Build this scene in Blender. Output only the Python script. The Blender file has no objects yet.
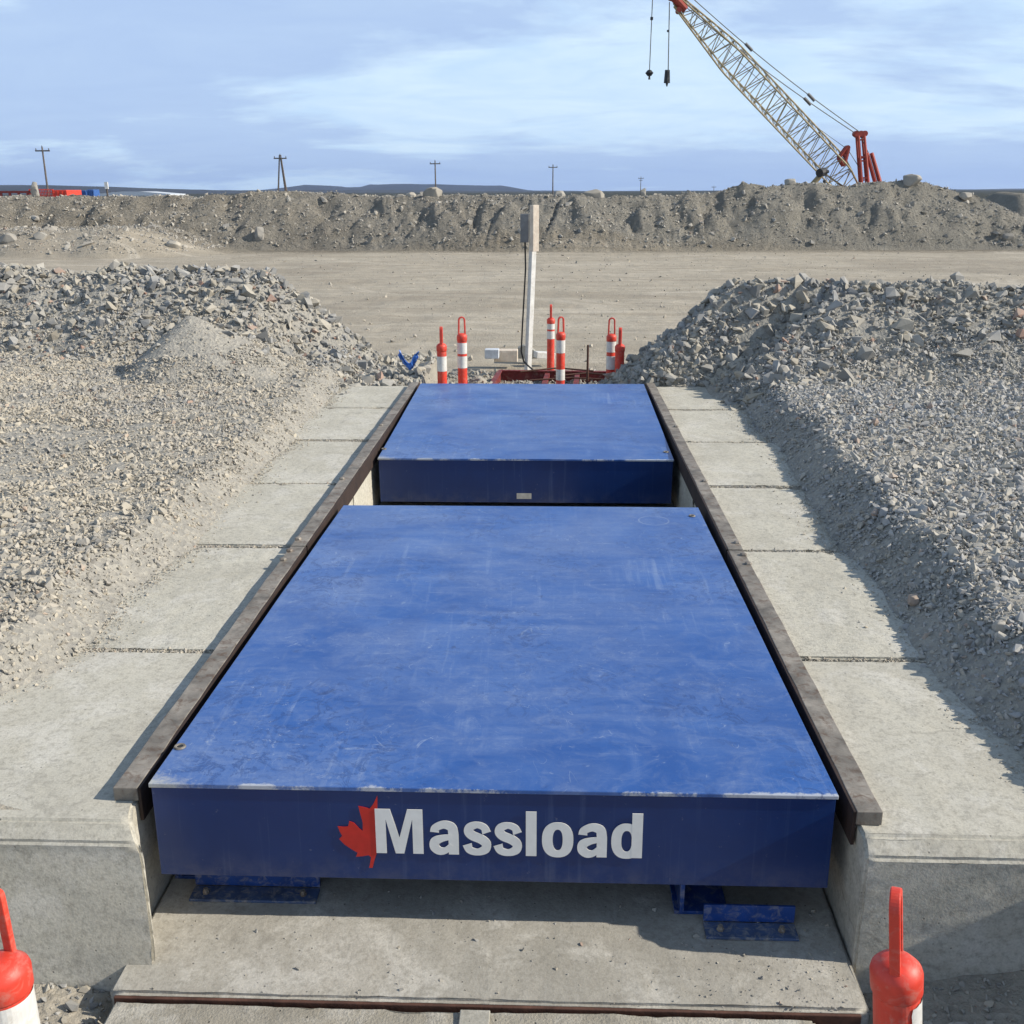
import bpy, bmesh, math, random
import numpy as np
from mathutils import Vector, Matrix
random.seed(7)
RNG = np.random.default_rng(11)
SC = bpy.context.scene
COL = SC.collection
R = math.radians

# ------------------------------------------------------------------ camera
CX, CH, YAW, PITCH, ROLL, FPX = .185, 1.844, -.0384, .3035, -.004, 1025.0
_f = Vector((math.sin(YAW)*math.cos(PITCH), math.cos(YAW)*math.cos(PITCH), -math.sin(PITCH)))
_r = Vector((math.cos(YAW), -math.sin(YAW), 0)); _u = _r.cross(_f)
_c, _s = math.cos(ROLL), math.sin(ROLL)
_r, _u = _c*_r + _s*_u, -_s*_r + _c*_u
CAM = Vector((CX, 0, CH))
cd = bpy.data.cameras.new('camera'); cam = bpy.data.objects.new('camera', cd); COL.objects.link(cam)
cd.sensor_width = 36; cd.lens = FPX/1024*36; cd.clip_start = .05; cd.clip_end = 20000
cam.matrix_world = Matrix(((_r.x, _u.x, -_f.x, CAM.x), (_r.y, _u.y, -_f.y, CAM.y), (_r.z, _u.z, -_f.z, CAM.z), (0, 0, 0, 1)))
SC.camera = cam


def at(px, py, Y):
    """survey helper: the world point at distance Y in the direction of a measured bearing"""
    px, py = float(px), float(py)
    d = _f + (px-512)/FPX*_r + (512-py)/FPX*_u
    return CAM + d*(Y/d.y)


def project(P):
    d = P - np.array(CAM)
    z = d @ np.array(_f)
    z = np.where(np.abs(z) < 1e-6, 1e-6, z)
    return 512+FPX*(d @ np.array(_r))/z, 512-FPX*(d @ np.array(_u))/z, z

# ------------------------------------------------------------------ noise (numpy)


def _hash(ix, iy, seed):
    n = (ix.astype(np.int64)*374761393 + iy.astype(np.int64)*668265263 + seed*1442695041) & 0x7fffffff
    n = ((n ^ (n >> 13))*1274126177) & 0x7fffffff
    return ((n ^ (n >> 16)) & 0xffff)/65535.0


def vnoise(x, y, seed=0):
    ix, iy = np.floor(x), np.floor(y); fx, fy = x-ix, y-iy
    fx, fy = fx*fx*(3-2*fx), fy*fy*(3-2*fy)
    a, b = _hash(ix, iy, seed), _hash(ix+1, iy, seed)
    c, d = _hash(ix, iy+1, seed), _hash(ix+1, iy+1, seed)
    return (a*(1-fx)+b*fx)*(1-fy)+(c*(1-fx)+d*fx)*fy


def fbm(x, y, f, o=4, seed=0):
    s, a, t = 0, 1, 0
    for i in range(o):
        s = s+a*(vnoise(x*f+13.7*i, y*f-7.1*i, seed+i)*2-1); t += a; a *= .5; f *= 2.03
    return s/t


def sm(a, b, x):
    t = np.clip((x-a)/(b-a), 0, 1); return t*t*(3-2*t)

# ------------------------------------------------------------------ terrain height
BY = 48.5
CONE_Y = 10.25
_cp = [(-500, 196), (0, 197), (60, 199), (100, 200), (160, 199), (200, 198), (250, 195), (290, 193), (330, 196), (400, 198), (500, 199), (600, 198), (700, 197),
       (722, 193), (745, 188), (800, 186), (850, 187), (905, 183), (935, 188), (965, 196), (1000, 208), (1024, 221), (1060, 238), (1600, 240)]
CRX = np.array([at(p, y, BY).x for p, y in _cp]); CRZ = np.array([at(p, y-1.0, BY).z for p, y in _cp])


def edgeL(x, y):
    e = fbm(x, y, .9, 3, 21)*.07
    a = np.interp(y, [2.7, 3.2, 3.8, 4.2, 5.5, 7.3, 10.4], [-2.35, -2.1, -1.80, -1.78, -1.79, -1.83, -1.90])+e+.015*np.sin(y*5)
    return a, a-.27+e*.6


def edgeR(x, y):
    e = fbm(x, y, .9, 3, 22)*.06
    a = np.interp(y, [2.7, 3.2, 4.0, 5.3, 6.5, 7.7, 10.4], [1.84, 1.80, 1.72, 1.72, 1.80, 1.87, 1.90])+e+.012*np.sin(y*4.3)
    return a, a+.36+e*.5


def height(x, y):
    x = np.asarray(x, float); y = np.asarray(y, float)
    G = -.6+.025*fbm(x, y, .35, 3, 5)
    z = G.copy()
    # platforms of crushed stone on both sides
    ex = fbm(x, y, .9, 3, 21)*.07
    yb = sm(2.55, 2.95, y)
    endL = 1-sm(12.4, 13.5, y); endR = 1-sm(11.2, 12.2, y)
    PL = .11+.03*fbm(x, y, .6, 3, 31)+.10*sm(-3, -7, x)
    far = y > 2.75
    tLf = sm(-1.5, -2.9, x+ex)
    z = np.where(far, z, z+(PL-z)*tLf*endL)
    a, b = edgeL(x, y)
    t = np.clip((a-x)/(a-b), 0, 1); t = .7*t+.3*t*t*(3-2*t)
    z = np.where(far & (x < -1.2), (-.085+(PL+.085)*t)*endL+G*(1-endL), z)
    PR = .165+.03*fbm(x, y, .7, 3, 41)+.05*sm(3, 7, x)
    tRb = sm(1.6, 2.5, x+ex)
    z = np.where(far, z, z+(PR-z)*tRb*endR)
    a, b = edgeR(x, y)
    t = np.clip((x-a)/(b-a), 0, 1); t = .75*t+.25*t*t*(3-2*t)
    z = np.where(far & (x > 1.2), (-.085+(PR+.085)*t)*endR+G*(1-endR), z)
    z = np.where((y < 2.75) & (x > 1.1), z+.12*sm(1.2, 1.5, x)*(1-sm(1.5, 2.4, x)), z)
    # unseen bank of earth right of the approach, added to shade the ground
    m = np.exp(-(((x-3.0)/.75)**2+((y-1.7)/.85)**2))*.62
    z = z+m*sm(1.7, 2.3, x)
    z = z+.10*np.exp(-(((x+1.75)/.5)**2+((y-2.3)/.5)**2))
    # rubble ridge, left
    cl = .96+.10*fbm(x, y*0, 1.1, 4, 51); cl = np.minimum(cl, .90-(x+3.05)*.74)
    ylc = 12.1+.25*fbm(x, y*0, .5, 2, 52)
    tl = cl-np.sqrt(((y-ylc)*.74)**2+.02)+.07*fbm(x, y, 1.6, 4, 53)+.14
    z = np.where(x < 0, np.maximum(z, tl), z)
    # small cone of fines in front of it
    cp = at(188, 318, CONE_Y)
    kx = np.where(x < cp.x, .86, .50)
    cone = cp.z+.05-np.sqrt(((x-cp.x)*kx)**2+((y-cp.y)*.62)**2+.0008)+.015*fbm(x, y, 5, 2, 55)
    z = np.maximum(z, cone)
    # rubble ridge, right
    cr = .90+.09*fbm(x, y*0, 1.2, 4, 61)-.05*sm(3, 5, x); cr = np.minimum(cr, .97+(x-2.12)*.80)
    yrc = 10.9+.2*fbm(x, y*0, .6, 2, 62)
    tr = cr-np.sqrt(((y-yrc)*.72)**2+.02)+.07*fbm(x, y, 1.7, 4, 63)+.14
    z = np.where(x > 0, np.maximum(z, tr), z)
    # low spoil hump just behind the scale
    hp = np.maximum(np.maximum(-.10-.30*np.abs(x+1.3)**1.2, -.12-.55*np.abs(x+.62)), -.30-.12*np.abs(x-.1)+.02*x)-.55*np.abs(y-11.3)+.05*fbm(x, y, 3, 3, 71)
    hp = hp-2*sm(.6, .1, -(x-1.6))*0
    z = np.where((y > 10.3) & (y < 14), np.maximum(z, hp), z)
    # pit under the scale: always clear of the decks and slab
    pit = (1-sm(1.3, 1.42, np.abs(x)))*sm(2.72, 2.8, y)*(1-sm(10.36, 10.44, y))
    z = z*(1-pit)-.72*pit
    fr = (1-sm(1.08, 1.2, np.abs(x)))*(1-sm(2.72, 2.8, y))
    z = z*(1-fr)-.72*fr
    fr2 = (1-sm(1.2, 1.9, np.abs(x)))*(1-sm(2.72, 2.8, y))*(1-fr)
    z = np.where(fr2 > .001, np.minimum(z, z*(1-fr2)+(-.56+.02*fbm(x, y, 6, 3, 77))*fr2), z)
    z = np.where((np.abs(x) < 1.72) & (y > 3) & (y < 10.38), np.minimum(z, -.085), z)
    lim = -.05+.55*np.maximum(np.maximum(y-10.38, 0)*3.4, np.maximum(np.abs(x)-1.74, 0)*1.2)
    z = np.where((y > 9.0) & (y < 12) & (np.abs(x) < 3) & (x > 0), np.minimum(z, np.maximum(lim, -.05)), z)
    # gentle ruts on the haul road
    haul = sm(14, 17, y)*(1-sm(43, 45, y))
    z = z+haul*(.05*fbm(x*.25, y, .35, 4, 81)+.03*fbm(x, y, 1.5, 3, 82))
    # long berm beyond the haul road
    if np.any(y > 38):
        yy = y+1.2*fbm(x, y*0, .12, 3, 91)
        c = np.interp(x, CRX, CRZ)+.15*fbm(x, y*0, .8, 5, 92)+.16*np.abs(fbm(x, y*0, .45, 2, 192))
        front = 45.3
        gul = .34*fbm(x+.5*y, y*.45, .8, 5, 93)-.26*(1-np.abs(fbm(x*1.0-.3*y, y*.5, .55, 4, 193))*2.2).clip(0, 1)**3+.15
        t = np.clip((yy-front)/(BY-front), 0, 1)
        prof = t**.85
        bz = G+(c-G)*prof+gul*np.sin(np.pi*np.clip(t, 0, 1))**.8+.26*fbm(x, y, 1.1, 4, 94)*sm(.02, .2, t)+.10*np.abs(fbm(x, y, 3.2, 2, 194))
        top = np.where(yy > BY, c-(yy-BY-1.2).clip(0)*.5+.1*fbm(x, y, .8, 4, 95), bz)
        bz = np.where(yy > BY, np.minimum(top, c+.04), bz)
        z = np.where(yy > front, np.maximum(G, bz), z)
        # sandy terrace in front of the berm, left
        tx = sm(-13.0, -17.5, x)
        tz = G+(1.0+.2*fbm(x, y, .5, 4, 96))*np.clip((y-40.8-1.1*fbm(x, y*0, .3, 3, 97))/2.6, 0, 1)**.8
        z = np.where((y > 40) & (y < 46.5), np.maximum(z, G+(tz-G)*tx), z)
        # second berm behind at far right
        z2 = G+(at(1010, 193, 62).z-G+.2*fbm(x, y, .5, 3, 98))*sm(58, 61, y)*(1-sm(64, 70, y))*sm(24, 26.5, x)
        z = np.where(y > 56, np.maximum(z, z2), z)
    return z


def attr_gravel(x, y):
    side = np.maximum(sm(-1.6, -1.8, x), sm(1.6, 1.8, x))
    g = side*(1-sm(12.5, 14.0, y))
    g = np.maximum(g, (1-sm(12.0, 13.5, y))*.55)
    g = g*(sm(2.2, 3.1, y)*.5+.5)
    b = sm(45, 45.8, y)*(.35+.55*sm(-16, 4, x)+.5*fbm(x, y, .3, 4, 7))
    return np.clip(np.maximum(g, b), 0, 1)

# ------------------------------------------------------------------ materials


def mat(name):
    m = bpy.data.materials.new(name); m.use_nodes = True
    nt = m.node_tree; nt.nodes.clear()
    o = nt.nodes.new('ShaderNodeOutputMaterial'); p = nt.nodes.new('ShaderNodeBsdfPrincipled')
    nt.links.new(p.outputs[0], o.inputs[0])
    return m, nt, p


def nd(nt, t, **k):
    n = nt.nodes.new(t)
    for a, v in k.items():
        if a in n.inputs.keys(): n.inputs[a].default_value = v
        else: setattr(n, a, v)
    return n


def lk(nt, a, b): nt.links.new(a, b)


def coords(nt, scale=(1, 1, 1), kind='Object'):
    t = nt.nodes.new('ShaderNodeTexCoord'); mp = nt.nodes.new('ShaderNodeMapping'); mp.inputs['Scale'].default_value = scale
    nt.links.new(t.outputs[kind], mp.inputs[0]); return mp.outputs[0]


def noise(nt, vec, scale, detail=4, rough=.55, dist=0):
    n = nt.nodes.new('ShaderNodeTexNoise'); n.inputs['Scale'].default_value = scale; n.inputs['Detail'].default_value = detail
    n.inputs['Roughness'].default_value = rough; n.inputs['Distortion'].default_value = dist
    nt.links.new(vec, n.inputs['Vector']); return n.outputs['Fac']


def ramp(nt, fac, stops, interp='LINEAR'):
    r = nt.nodes.new('ShaderNodeValToRGB'); r.color_ramp.interpolation = interp
    e = r.color_ramp.elements
    while len(e) < len(stops): e.new(.5)
    for el, (p, c) in zip(e, stops):
        el.position = p; el.color = (c, c, c, 1) if not isinstance(c, tuple) else (*c, 1)
    nt.links.new(fac, r.inputs[0]); return r.outputs[0]


def mix(nt, fac, a, b, mode='MIX'):
    m = nt.nodes.new('ShaderNodeMix'); m.data_type = 'RGBA'; m.blend_type = mode
    for s, v in ((m.inputs[0], fac), (m.inputs[6], a), (m.inputs[7], b)):
        if isinstance(v, (int, float)): s.default_value = v
        elif isinstance(v, tuple): s.default_value = (*v, 1)
        else: nt.links.new(v, s)
    return m.outputs[2]


def math_(nt, op, a, b=0.0):
    m = nt.nodes.new('ShaderNodeMath'); m.operation = op
    for s, v in ((m.inputs[0], a), (m.inputs[1], b)):
        if isinstance(v, (int, float)): s.default_value = v
        else: nt.links.new(v, s)
    return m.outputs[0]


def bump(nt, p, h, strength=.3, dist=.01, prev=None):
    b = nt.nodes.new('ShaderNodeBump'); b.inputs['Strength'].default_value = strength; b.inputs['Distance'].default_value = dist
    nt.links.new(h, b.inputs['Height'])
    if prev is not None: nt.links.new(prev, b.inputs['Normal'])
    nt.links.new(b.outputs[0], p.inputs['Normal']); return b.outputs[0]


def voro(nt, vec, scale, feature='F1', out='Distance'):
    v = nt.nodes.new('ShaderNodeTexVoronoi'); v.feature = feature; v.inputs['Scale'].default_value = scale
    nt.links.new(vec, v.inputs['Vector']); return v.outputs[out]


def m_concrete(name, base=(.40, .385, .335), dark=(.27, .26, .23), rough_bump=1.0, pits=True, stain=.5):
    m, nt, p = mat(name); v = coords(nt)
    n1 = noise(nt, v, 1.7, 8, .62, .6); n2 = noise(nt, v, 14, 6, .65); n3 = noise(nt, v, 120, 3, .6)
    c = mix(nt, ramp(nt, n1, [(.3, 0), (.68, 1)]), dark, base)
    c = mix(nt, ramp(nt, n2, [(.35, .0), (.75, .35)]), c, (.50, .485, .43))
    n4 = noise(nt, v, 4.5, 7, .7, 1.2)
    c = mix(nt, ramp(nt, n4, [(.58, 0), (.66, stain), (.75, stain)]), c, (.20, .185, .155))
    vs = coords(nt, (6, .6, .6)); n6 = noise(nt, vs, 5, 5, .7, .5)
    c = mix(nt, ramp(nt, n6, [(.60, 0), (.8, .35)]), c, (.56, .55, .51))
    nv = nt.nodes.new('ShaderNodeTexNoise'); nv.inputs['Scale'].default_value = 2.2; nv.inputs['Detail'].default_value = 5; nt.links.new(v, nv.inputs['Vector'])
    vm = nt.nodes.new('ShaderNodeVectorMath'); vm.operation = 'MULTIPLY_ADD'; nt.links.new(nv.outputs['Color'], vm.inputs[0]); vm.inputs[1].default_value = (.5, .5, .5); nt.links.new(v, vm.inputs[2])
    ck = math_(nt, 'MULTIPLY', ramp(nt, voro(nt, vm.outputs[0], .75, 'DISTANCE_TO_EDGE'), [(.002, 1), (.007, 0)]), ramp(nt, noise(nt, v, 1.1, 2), [(.54, 0), (.60, .40)]))
    c = mix(nt, ck, c, (.15, .14, .12))
    n10 = noise(nt, v, 3.3, 9, .72, .4)
    c = mix(nt, ramp(nt, n10, [(.50, 0), (.60, .45)]), c, (.62, .60, .54))
    n9 = noise(nt, v, 48, 5, .75)
    c = mix(nt, ramp(nt, n9, [(.36, .5), (.52, 0)]), c, (.22, .205, .17))
    c = mix(nt, ramp(nt, n3, [(.3, .25), (.6, 0)]), c, (.17, .16, .14))
    h = math_(nt, 'ADD', math_(nt, 'MULTIPLY', n2, .6), math_(nt, 'MULTIPLY', n3, .35))
    if pits:
        vo = voro(nt, v, 26); pt = ramp(nt, vo, [(.05, 1), (.11, 0)])
        sel = ramp(nt, noise(nt, v, 9, 2), [(.5, 0), (.56, 1)])
        pt = math_(nt, 'MULTIPLY', pt, sel)
        c = mix(nt, math_(nt, 'MULTIPLY', pt, .75), c, (.09, .085, .075))
        h = math_(nt, 'SUBTRACT', h, math_(nt, 'MULTIPLY', pt, .8))
    lk(nt, c, p.inputs['Base Color']); p.inputs['Roughness'].default_value = .9
    bump(nt, p, h, .55*rough_bump, .012)
    return m


def m_simple(name, col, rough=.6, metal=0.0, var=.15, scale=8, bump_s=.1, dirt=None, dirt_amt=.4):
    m, nt, p = mat(name); v = coords(nt)
    n = noise(nt, v, scale, 6, .6, .3)
    d = tuple(x*(1-var*2) for x in col)
    c = mix(nt, ramp(nt, n, [(.3, 0), (.7, 1)]), d, tuple(min(1, x*(1+var)) for x in col))
    if dirt:
        n2 = noise(nt, v, scale*2.3, 7, .7, .8)
        c = mix(nt, ramp(nt, n2, [(.5, 0), (.66, dirt_amt)]), c, dirt)
    lk(nt, c, p.inputs['Base Color']); p.inputs['Roughness'].default_value = rough; p.inputs['Metallic'].default_value = metal
    bump(nt, p, noise(nt, v, scale*6, 4), bump_s, .004)
    return m


def m_stone(name, greys, tans, rust, dust=(.40, .36, .29), dusty=.35, k=1.0):
    m, nt, p = mat(name); g = nt.nodes.new('ShaderNodeNewGeometry'); v = coords(nt)
    r = g.outputs['Random Per Island']
    c = ramp(nt, r, [(0, greys[0]), (.22, greys[1]), (.45, greys[2]), (.62, tans[0]), (.80, tans[1]), (.955, rust), (.975, tans[1]), (.985, greys[2])], 'CONSTANT')
    n = noise(nt, v, 28*k, 5, .65); n2 = noise(nt, v, 1.1, 4, .6)
    c = mix(nt, ramp(nt, n, [(.3, .45), (.65, 0)]), c, (.12, .12, .12))
    up = nt.nodes.new('ShaderNodeSeparateXYZ'); nt.links.new(g.outputs['Normal'], up.inputs[0])
    d = math_(nt, 'MULTIPLY', ramp(nt, n2, [(.32, dusty*.25), (.62, min(1, dusty*1.7))]), ramp(nt, up.outputs[2], [(.1, .55), (.9, 1)]))
    c = mix(nt, d, c, dust)
    lk(nt, c, p.inputs['Base Color']); p.inputs['Roughness'].default_value = .92
    bump(nt, p, n, .5, .006)
    return m


M = {}
M['concrete'] = m_concrete('precast concrete', base=(.56, .535, .445), dark=(.43, .405, .33), stain=.38)
M['concrete_front'] = m_concrete('smooth cast concrete', base=(.53, .505, .42), dark=(.42, .395, .325), rough_bump=.45, stain=.22)
M['concrete_wall'] = m_concrete('formed concrete', base=(.37, .355, .30), dark=(.30, .29, .25), rough_bump=.5, stain=.25)
M['slab'] = m_concrete('pit slab concrete', base=(.40, .375, .32), dark=(.28, .265, .225), rough_bump=.6, stain=.45)
M['broom'] = m_concrete('broomed concrete', base=(.36, .33, .26), dark=(.22, .20, .16), rough_bump=1.6)
M['steel'] = m_simple('weathered steel', (.25, .225, .19), .65, .1, .3, 9, .3, (.10, .055, .03), .75)
M['rust_dark'] = m_simple('dark rusty steel', (.035, .020, .015), .8, .1, .25, 12, .3)
M['rust'] = m_simple('rusty steel', (.10, .045, .03), .8, .1, .25, 12, .3)
M['red_plastic'] = m_simple('orange red plastic', (.70, .055, .030), .5, 0, .12, 9, .10, (.50, .34, .27), .32)
M['reflective'] = m_simple('white reflective sheeting', (.72, .71, .67), .4, 0, .08, 12, .05, (.46, .42, .35), .5)
M['white_paint'] = m_simple('white painted wood', (.74, .73, .69), .6, 0, .1, 10, .1, (.42, .38, .31), .4)
M['tan'] = m_simple('tan board', (.66, .58, .47), .7, 0, .1, 14, .1, (.4, .12, .08), .25)
M['grey_box'] = m_simple('grey enclosure', (.16, .17, .18), .5)
M['black'] = m_simple('black rubber', (.02, .02, .02), .6)
M['maroon'] = m_simple('red oxide steel', (.17, .016, .016), .6, 0, .2, 7, .1, (.33, .26, .19), .35)
M['blue_plastic'] = m_simple('blue plastic film', (.06, .20, .62), .4)
M['wood'] = m_simple('weathered pole wood', (.17, .14, .115), .9, 0, .2, 3, .2)
M['crane_grey'] = m_simple('crane lattice paint', (.30, .235, .12), .6, 0, .15, 2, .05)
M['crane_red'] = m_simple('crane red paint', (.40, .055, .03), .6, 0, .15, 2, .05)
M['cable'] = m_simple('steel cable', (.10, .10, .10), .6)
M['far_blue'] = m_simple('blue container paint', (.04, .12, .36), .6)
M['far_red'] = m_simple('far red paint', (.70, .06, .03), .6)
M['far_darkred'] = m_simple('far dark red paint', (.22, .035, .03), .7)
M['pale'] = m_simple('pale sheet metal', (.62, .66, .70), .6)
M['letter'] = m_simple('white lettering', (.78, .78, .75), .45, 0, .04, 20, .02)
M['leaf'] = m_simple('red leaf', (.52, .018, .012), .45, 0, .08, 20, .02)
M['plate'] = m_simple('aluminium plate', (.55, .54, .50), .4, .4, .1, 30, .05)
GR = [(.17, .18, .19), (.26, .27, .28), (.36, .365, .365)]
TN = [(.42, .39, .33), (.32, .29, .235)]
M['gravel_L'] = m_stone('dusty crushed stone', [(.28, .275, .265), (.35, .34, .315), (.42, .40, .36)], [(.46, .42, .34), (.40, .355, .28)], (.42, .28, .21), dust=(.47, .42, .33), dusty=.6)
M['gravel_R'] = m_stone('grey crushed stone', [(.30, .31, .325), (.37, .38, .39), (.44, .445, .44)], [(.48, .455, .40), (.40, .375, .32)], (.42, .30, .24), dust=(.46, .42, .345), dusty=.32)
M['rubble'] = m_stone('blasted rock', GR, TN, (.36, .18, .13), dust=(.42, .385, .31), dusty=.45, k=.6)
M['boulder'] = m_stone('boulder stone', [(.25, .245, .23), (.33, .32, .29), (.42, .40, .36)], [(.46, .43, .37), (.30, .28, .24)], (.34, .24, .19), dusty=.4, k=.1)


def m_deck():
    m, nt, p = mat('blue deck enamel'); v = coords(nt)
    n1 = noise(nt, v, 1.6, 7, .62, .8); n2 = noise(nt, v, 7, 8, .7, 1.5); n3 = noise(nt, v, 60, 4, .7)
    base = mix(nt, ramp(nt, n1, [(.3, 0), (.7, 1)]), (.009, .064, .265), (.022, .100, .345))
    # dust film in drifts across the plate
    vb = coords(nt, (.8, 1.6, 1)); nb = noise(nt, vb, 1.1, 7, .62, 1.0)
    dust = math_(nt, 'ADD', ramp(nt, nb, [(.40, .0), (.70, .28)]), ramp(nt, n2, [(.48, 0), (.64, .16)]))
    # fine curved scuffs and scratches, in patches
    for sc, ds, lo, amt, off_ in ((2.6, 3.0, .004, .55, 0), (4.5, 1.6, .003, .5, 3.1), (1.6, 5.0, .003, .5, 7.7), (7.0, .8, .004, .4, 1.3)):
        t = nt.nodes.new('ShaderNodeTexCoord'); mp = nt.nodes.new('ShaderNodeMapping'); mp.inputs['Location'].default_value = (off_, off_*2, off_)
        mp.inputs['Rotation'].default_value = (0, 0, off_)
        nt.links.new(t.outputs['Object'], mp.inputs[0])
        s = noise(nt, mp.outputs[0], sc, 2, .5, ds)
        s = ramp(nt, s, [(.5-lo*1.6, 0), (.5, 1), (.5+lo*1.6, 0)])
        gate = ramp(nt, noise(nt, mp.outputs[0], sc*2.3, 4, .65), [(.57, 0), (.64, amt)])
        dust = math_(nt, 'ADD', dust, math_(nt, 'MULTIPLY', s, gate))
    for sc, rt in (((3, 60, 1), .5), ((3, 60, 1), 1.7), ((3, 50, 1), -.3)):
        t = nt.nodes.new('ShaderNodeTexCoord'); mp = nt.nodes.new('ShaderNodeMapping'); mp.inputs['Rotation'].default_value = (0, 0, rt); mp.inputs['Scale'].default_value = sc
        nt.links.new(t.outputs['Object'], mp.inputs[0])
        s = noise(nt, mp.outputs[0], .8, 3, .5, .3)
        s = ramp(nt, s, [(.68, 0), (.71, 1)])
        gate = ramp(nt, noise(nt, v, 2.2, 5, .7), [(.52, 0), (.66, .35)])
        dust = math_(nt, 'ADD', dust, math_(nt, 'MULTIPLY', s, gate))
    dust = math_(nt, 'MINIMUM', dust, .8)
    dust = math_(nt, 'MULTIPLY', dust, ramp(nt, n3, [(.3, .55), (.7, 1.1)]))
    sv = coords(nt, (1.0, 9, 1)); s5 = noise(nt, sv, 1.3, 8, .7, .5)
    dust = math_(nt, 'ADD', dust, ramp(nt, s5, [(.50, 0), (.72, .11)]))
    sv2 = coords(nt, (16, .7, 1)); s6 = noise(nt, sv2, 1.1, 6, .7, .3)
    dust = math_(nt, 'ADD', dust, math_(nt, 'MULTIPLY', ramp(nt, s6, [(.55, 0), (.66, .20)]), ramp(nt, n1, [(.45, 0), (.6, 1)])))
    c = mix(nt, dust, base, (.33, .40, .52))
    # paint knocked off along the front edge and dust drifted into one corner
    sp = nt.nodes.new('ShaderNodeSeparateXYZ'); lk(nt, v, sp.inputs[0])
    ne = noise(nt, v, 45, 6, .75); nb2 = noise(nt, v, 1.6, 3, .6)
    ed = math_(nt, 'SUBTRACT', math_(nt, 'MULTIPLY', ramp(nt, nb2, [(.42, .2), (.56, 1)]), .040), math_(nt, 'ADD', sp.outputs[1], math_(nt, 'MULTIPLY', ne, .048)))
    c = mix(nt, ramp(nt, math_(nt, 'MULTIPLY', ed, 60), [(.0, 0), (.5, .7)]), c, (.55, .56, .55))
    co_ = math_(nt, 'ADD', math_(nt, 'ADD', sp.outputs[0], 1.12), math_(nt, 'MULTIPLY', sp.outputs[1], 2.3))
    co_ = math_(nt, 'SUBTRACT', math_(nt, 'MULTIPLY', ne, .42), co_)
    c = mix(nt, ramp(nt, math_(nt, 'MULTIPLY', co_, 6), [(0, 0), (1, .8)]), c, (.50, .49, .42))
    # dark tyre and boot marks
    n5 = noise(nt, v, 3.1, 6, .7, 2.5)
    c = mix(nt, ramp(nt, n5, [(.62, 0), (.70, .5)]), c, (.008, .022, .10))
    n7 = noise(nt, v, 9, 9, .78, 2.2); g7 = ramp(nt, noise(nt, v, 1.3, 4, .6), [(.46, 0), (.58, .8)])
    c = mix(nt, math_(nt, 'MULTIPLY', ramp(nt, n7, [(.53, 0), (.565, .9), (.62, .15)]), g7), c, (.008, .035, .15))
    n8 = noise(nt, v, 16, 8, .8, 1.6); g8 = ramp(nt, noise(nt, v, 1.1, 5, .6), [(.5, 0), (.62, .6)])
    c = mix(nt, math_(nt, 'MULTIPLY', ramp(nt, n8, [(.60, 0), (.64, 1), (.70, .3)]), g8), c, (.42, .46, .52))
    vd = nt.nodes.new('ShaderNodeVectorMath'); vd.operation = 'DISTANCE'; lk(nt, v, vd.inputs[0]); vd.inputs[1].default_value = (.80, 2.95, 0)
    rg_ = ramp(nt, vd.outputs['Value'], [(.082, 0), (.088, .45), (.094, 0)])
    c = mix(nt, math_(nt, 'MULTIPLY', rg_, ramp(nt, n8, [(.4, .2), (.6, 1)])), c, (.5, .55, .6))
    lk(nt, c, p.inputs['Base Color'])
    lk(nt, ramp(nt, n2, [(.3, .31), (.7, .46)]), p.inputs['Roughness'])
    p.inputs['Specular IOR Level'].default_value = .65
    wv = noise(nt, v, 2.3, 3, .5)
    b1 = bump(nt, p, wv, .25, .02)
    b1 = bump(nt, p, n7, .12, .004, b1)
    bump(nt, p, n3, .10, .002, b1)
    return m


def m_skirt():
    m, nt, p = mat('blue skirt enamel'); v = coords(nt)
    n1 = noise(nt, v, 2.2, 6, .6, .5)
    base = mix(nt, ramp(nt, n1, [(.3, 0), (.7, 1)]), (.001, .019, .100), (.002, .028, .140))
    vs = coords(nt, (14, 14, .5)); s = noise(nt, vs, 2.0, 5, .6, .3)
    c = mix(nt, ramp(nt, s, [(.58, 0), (.74, .15)]), base, (.18, .24, .38))
    spk_ = nt.nodes.new('ShaderNodeSeparateXYZ'); lk(nt, v, spk_.inputs[0])
    low_d = math_(nt, 'MULTIPLY', ramp(nt, math_(nt, 'MULTIPLY', spk_.outputs[2], -1), [(.24, 0), (.36, .14)]), ramp(nt, noise(nt, v, 11, 7, .75), [(.42, 0), (.62, 1)]))
    c = mix(nt, low_d, c, (.30, .28, .24))
    n3 = noise(nt, v, 40, 4, .7)
    c = mix(nt, ramp(nt, n3, [(.66, 0), (.72, .15)]), c, (.4, .4, .4))
    lk(nt, c, p.inputs['Base Color']); p.inputs['Roughness'].default_value = .38
    bump(nt, p, noise(nt, v, 3, 3), .2, .012)
    return m


M['deck'] = m_deck(); M['skirt'] = m_skirt()
M['blue_steel'] = m_simple('blue bracket enamel', (.012, .055, .24), .45, 0, .2, 12, .1, (.33, .31, .27), .5)
M['blue_dusty'] = m_simple('dust covered bracket', (.06, .10, .20), .7, 0, .2, 12, .1, (.33, .31, .27), .8)
M['dust'] = m_simple('scuffed bare edge', (.62, .62, .60), .8, 0, .15, 30, .3, (.03, .08, .30), .8)


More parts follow.
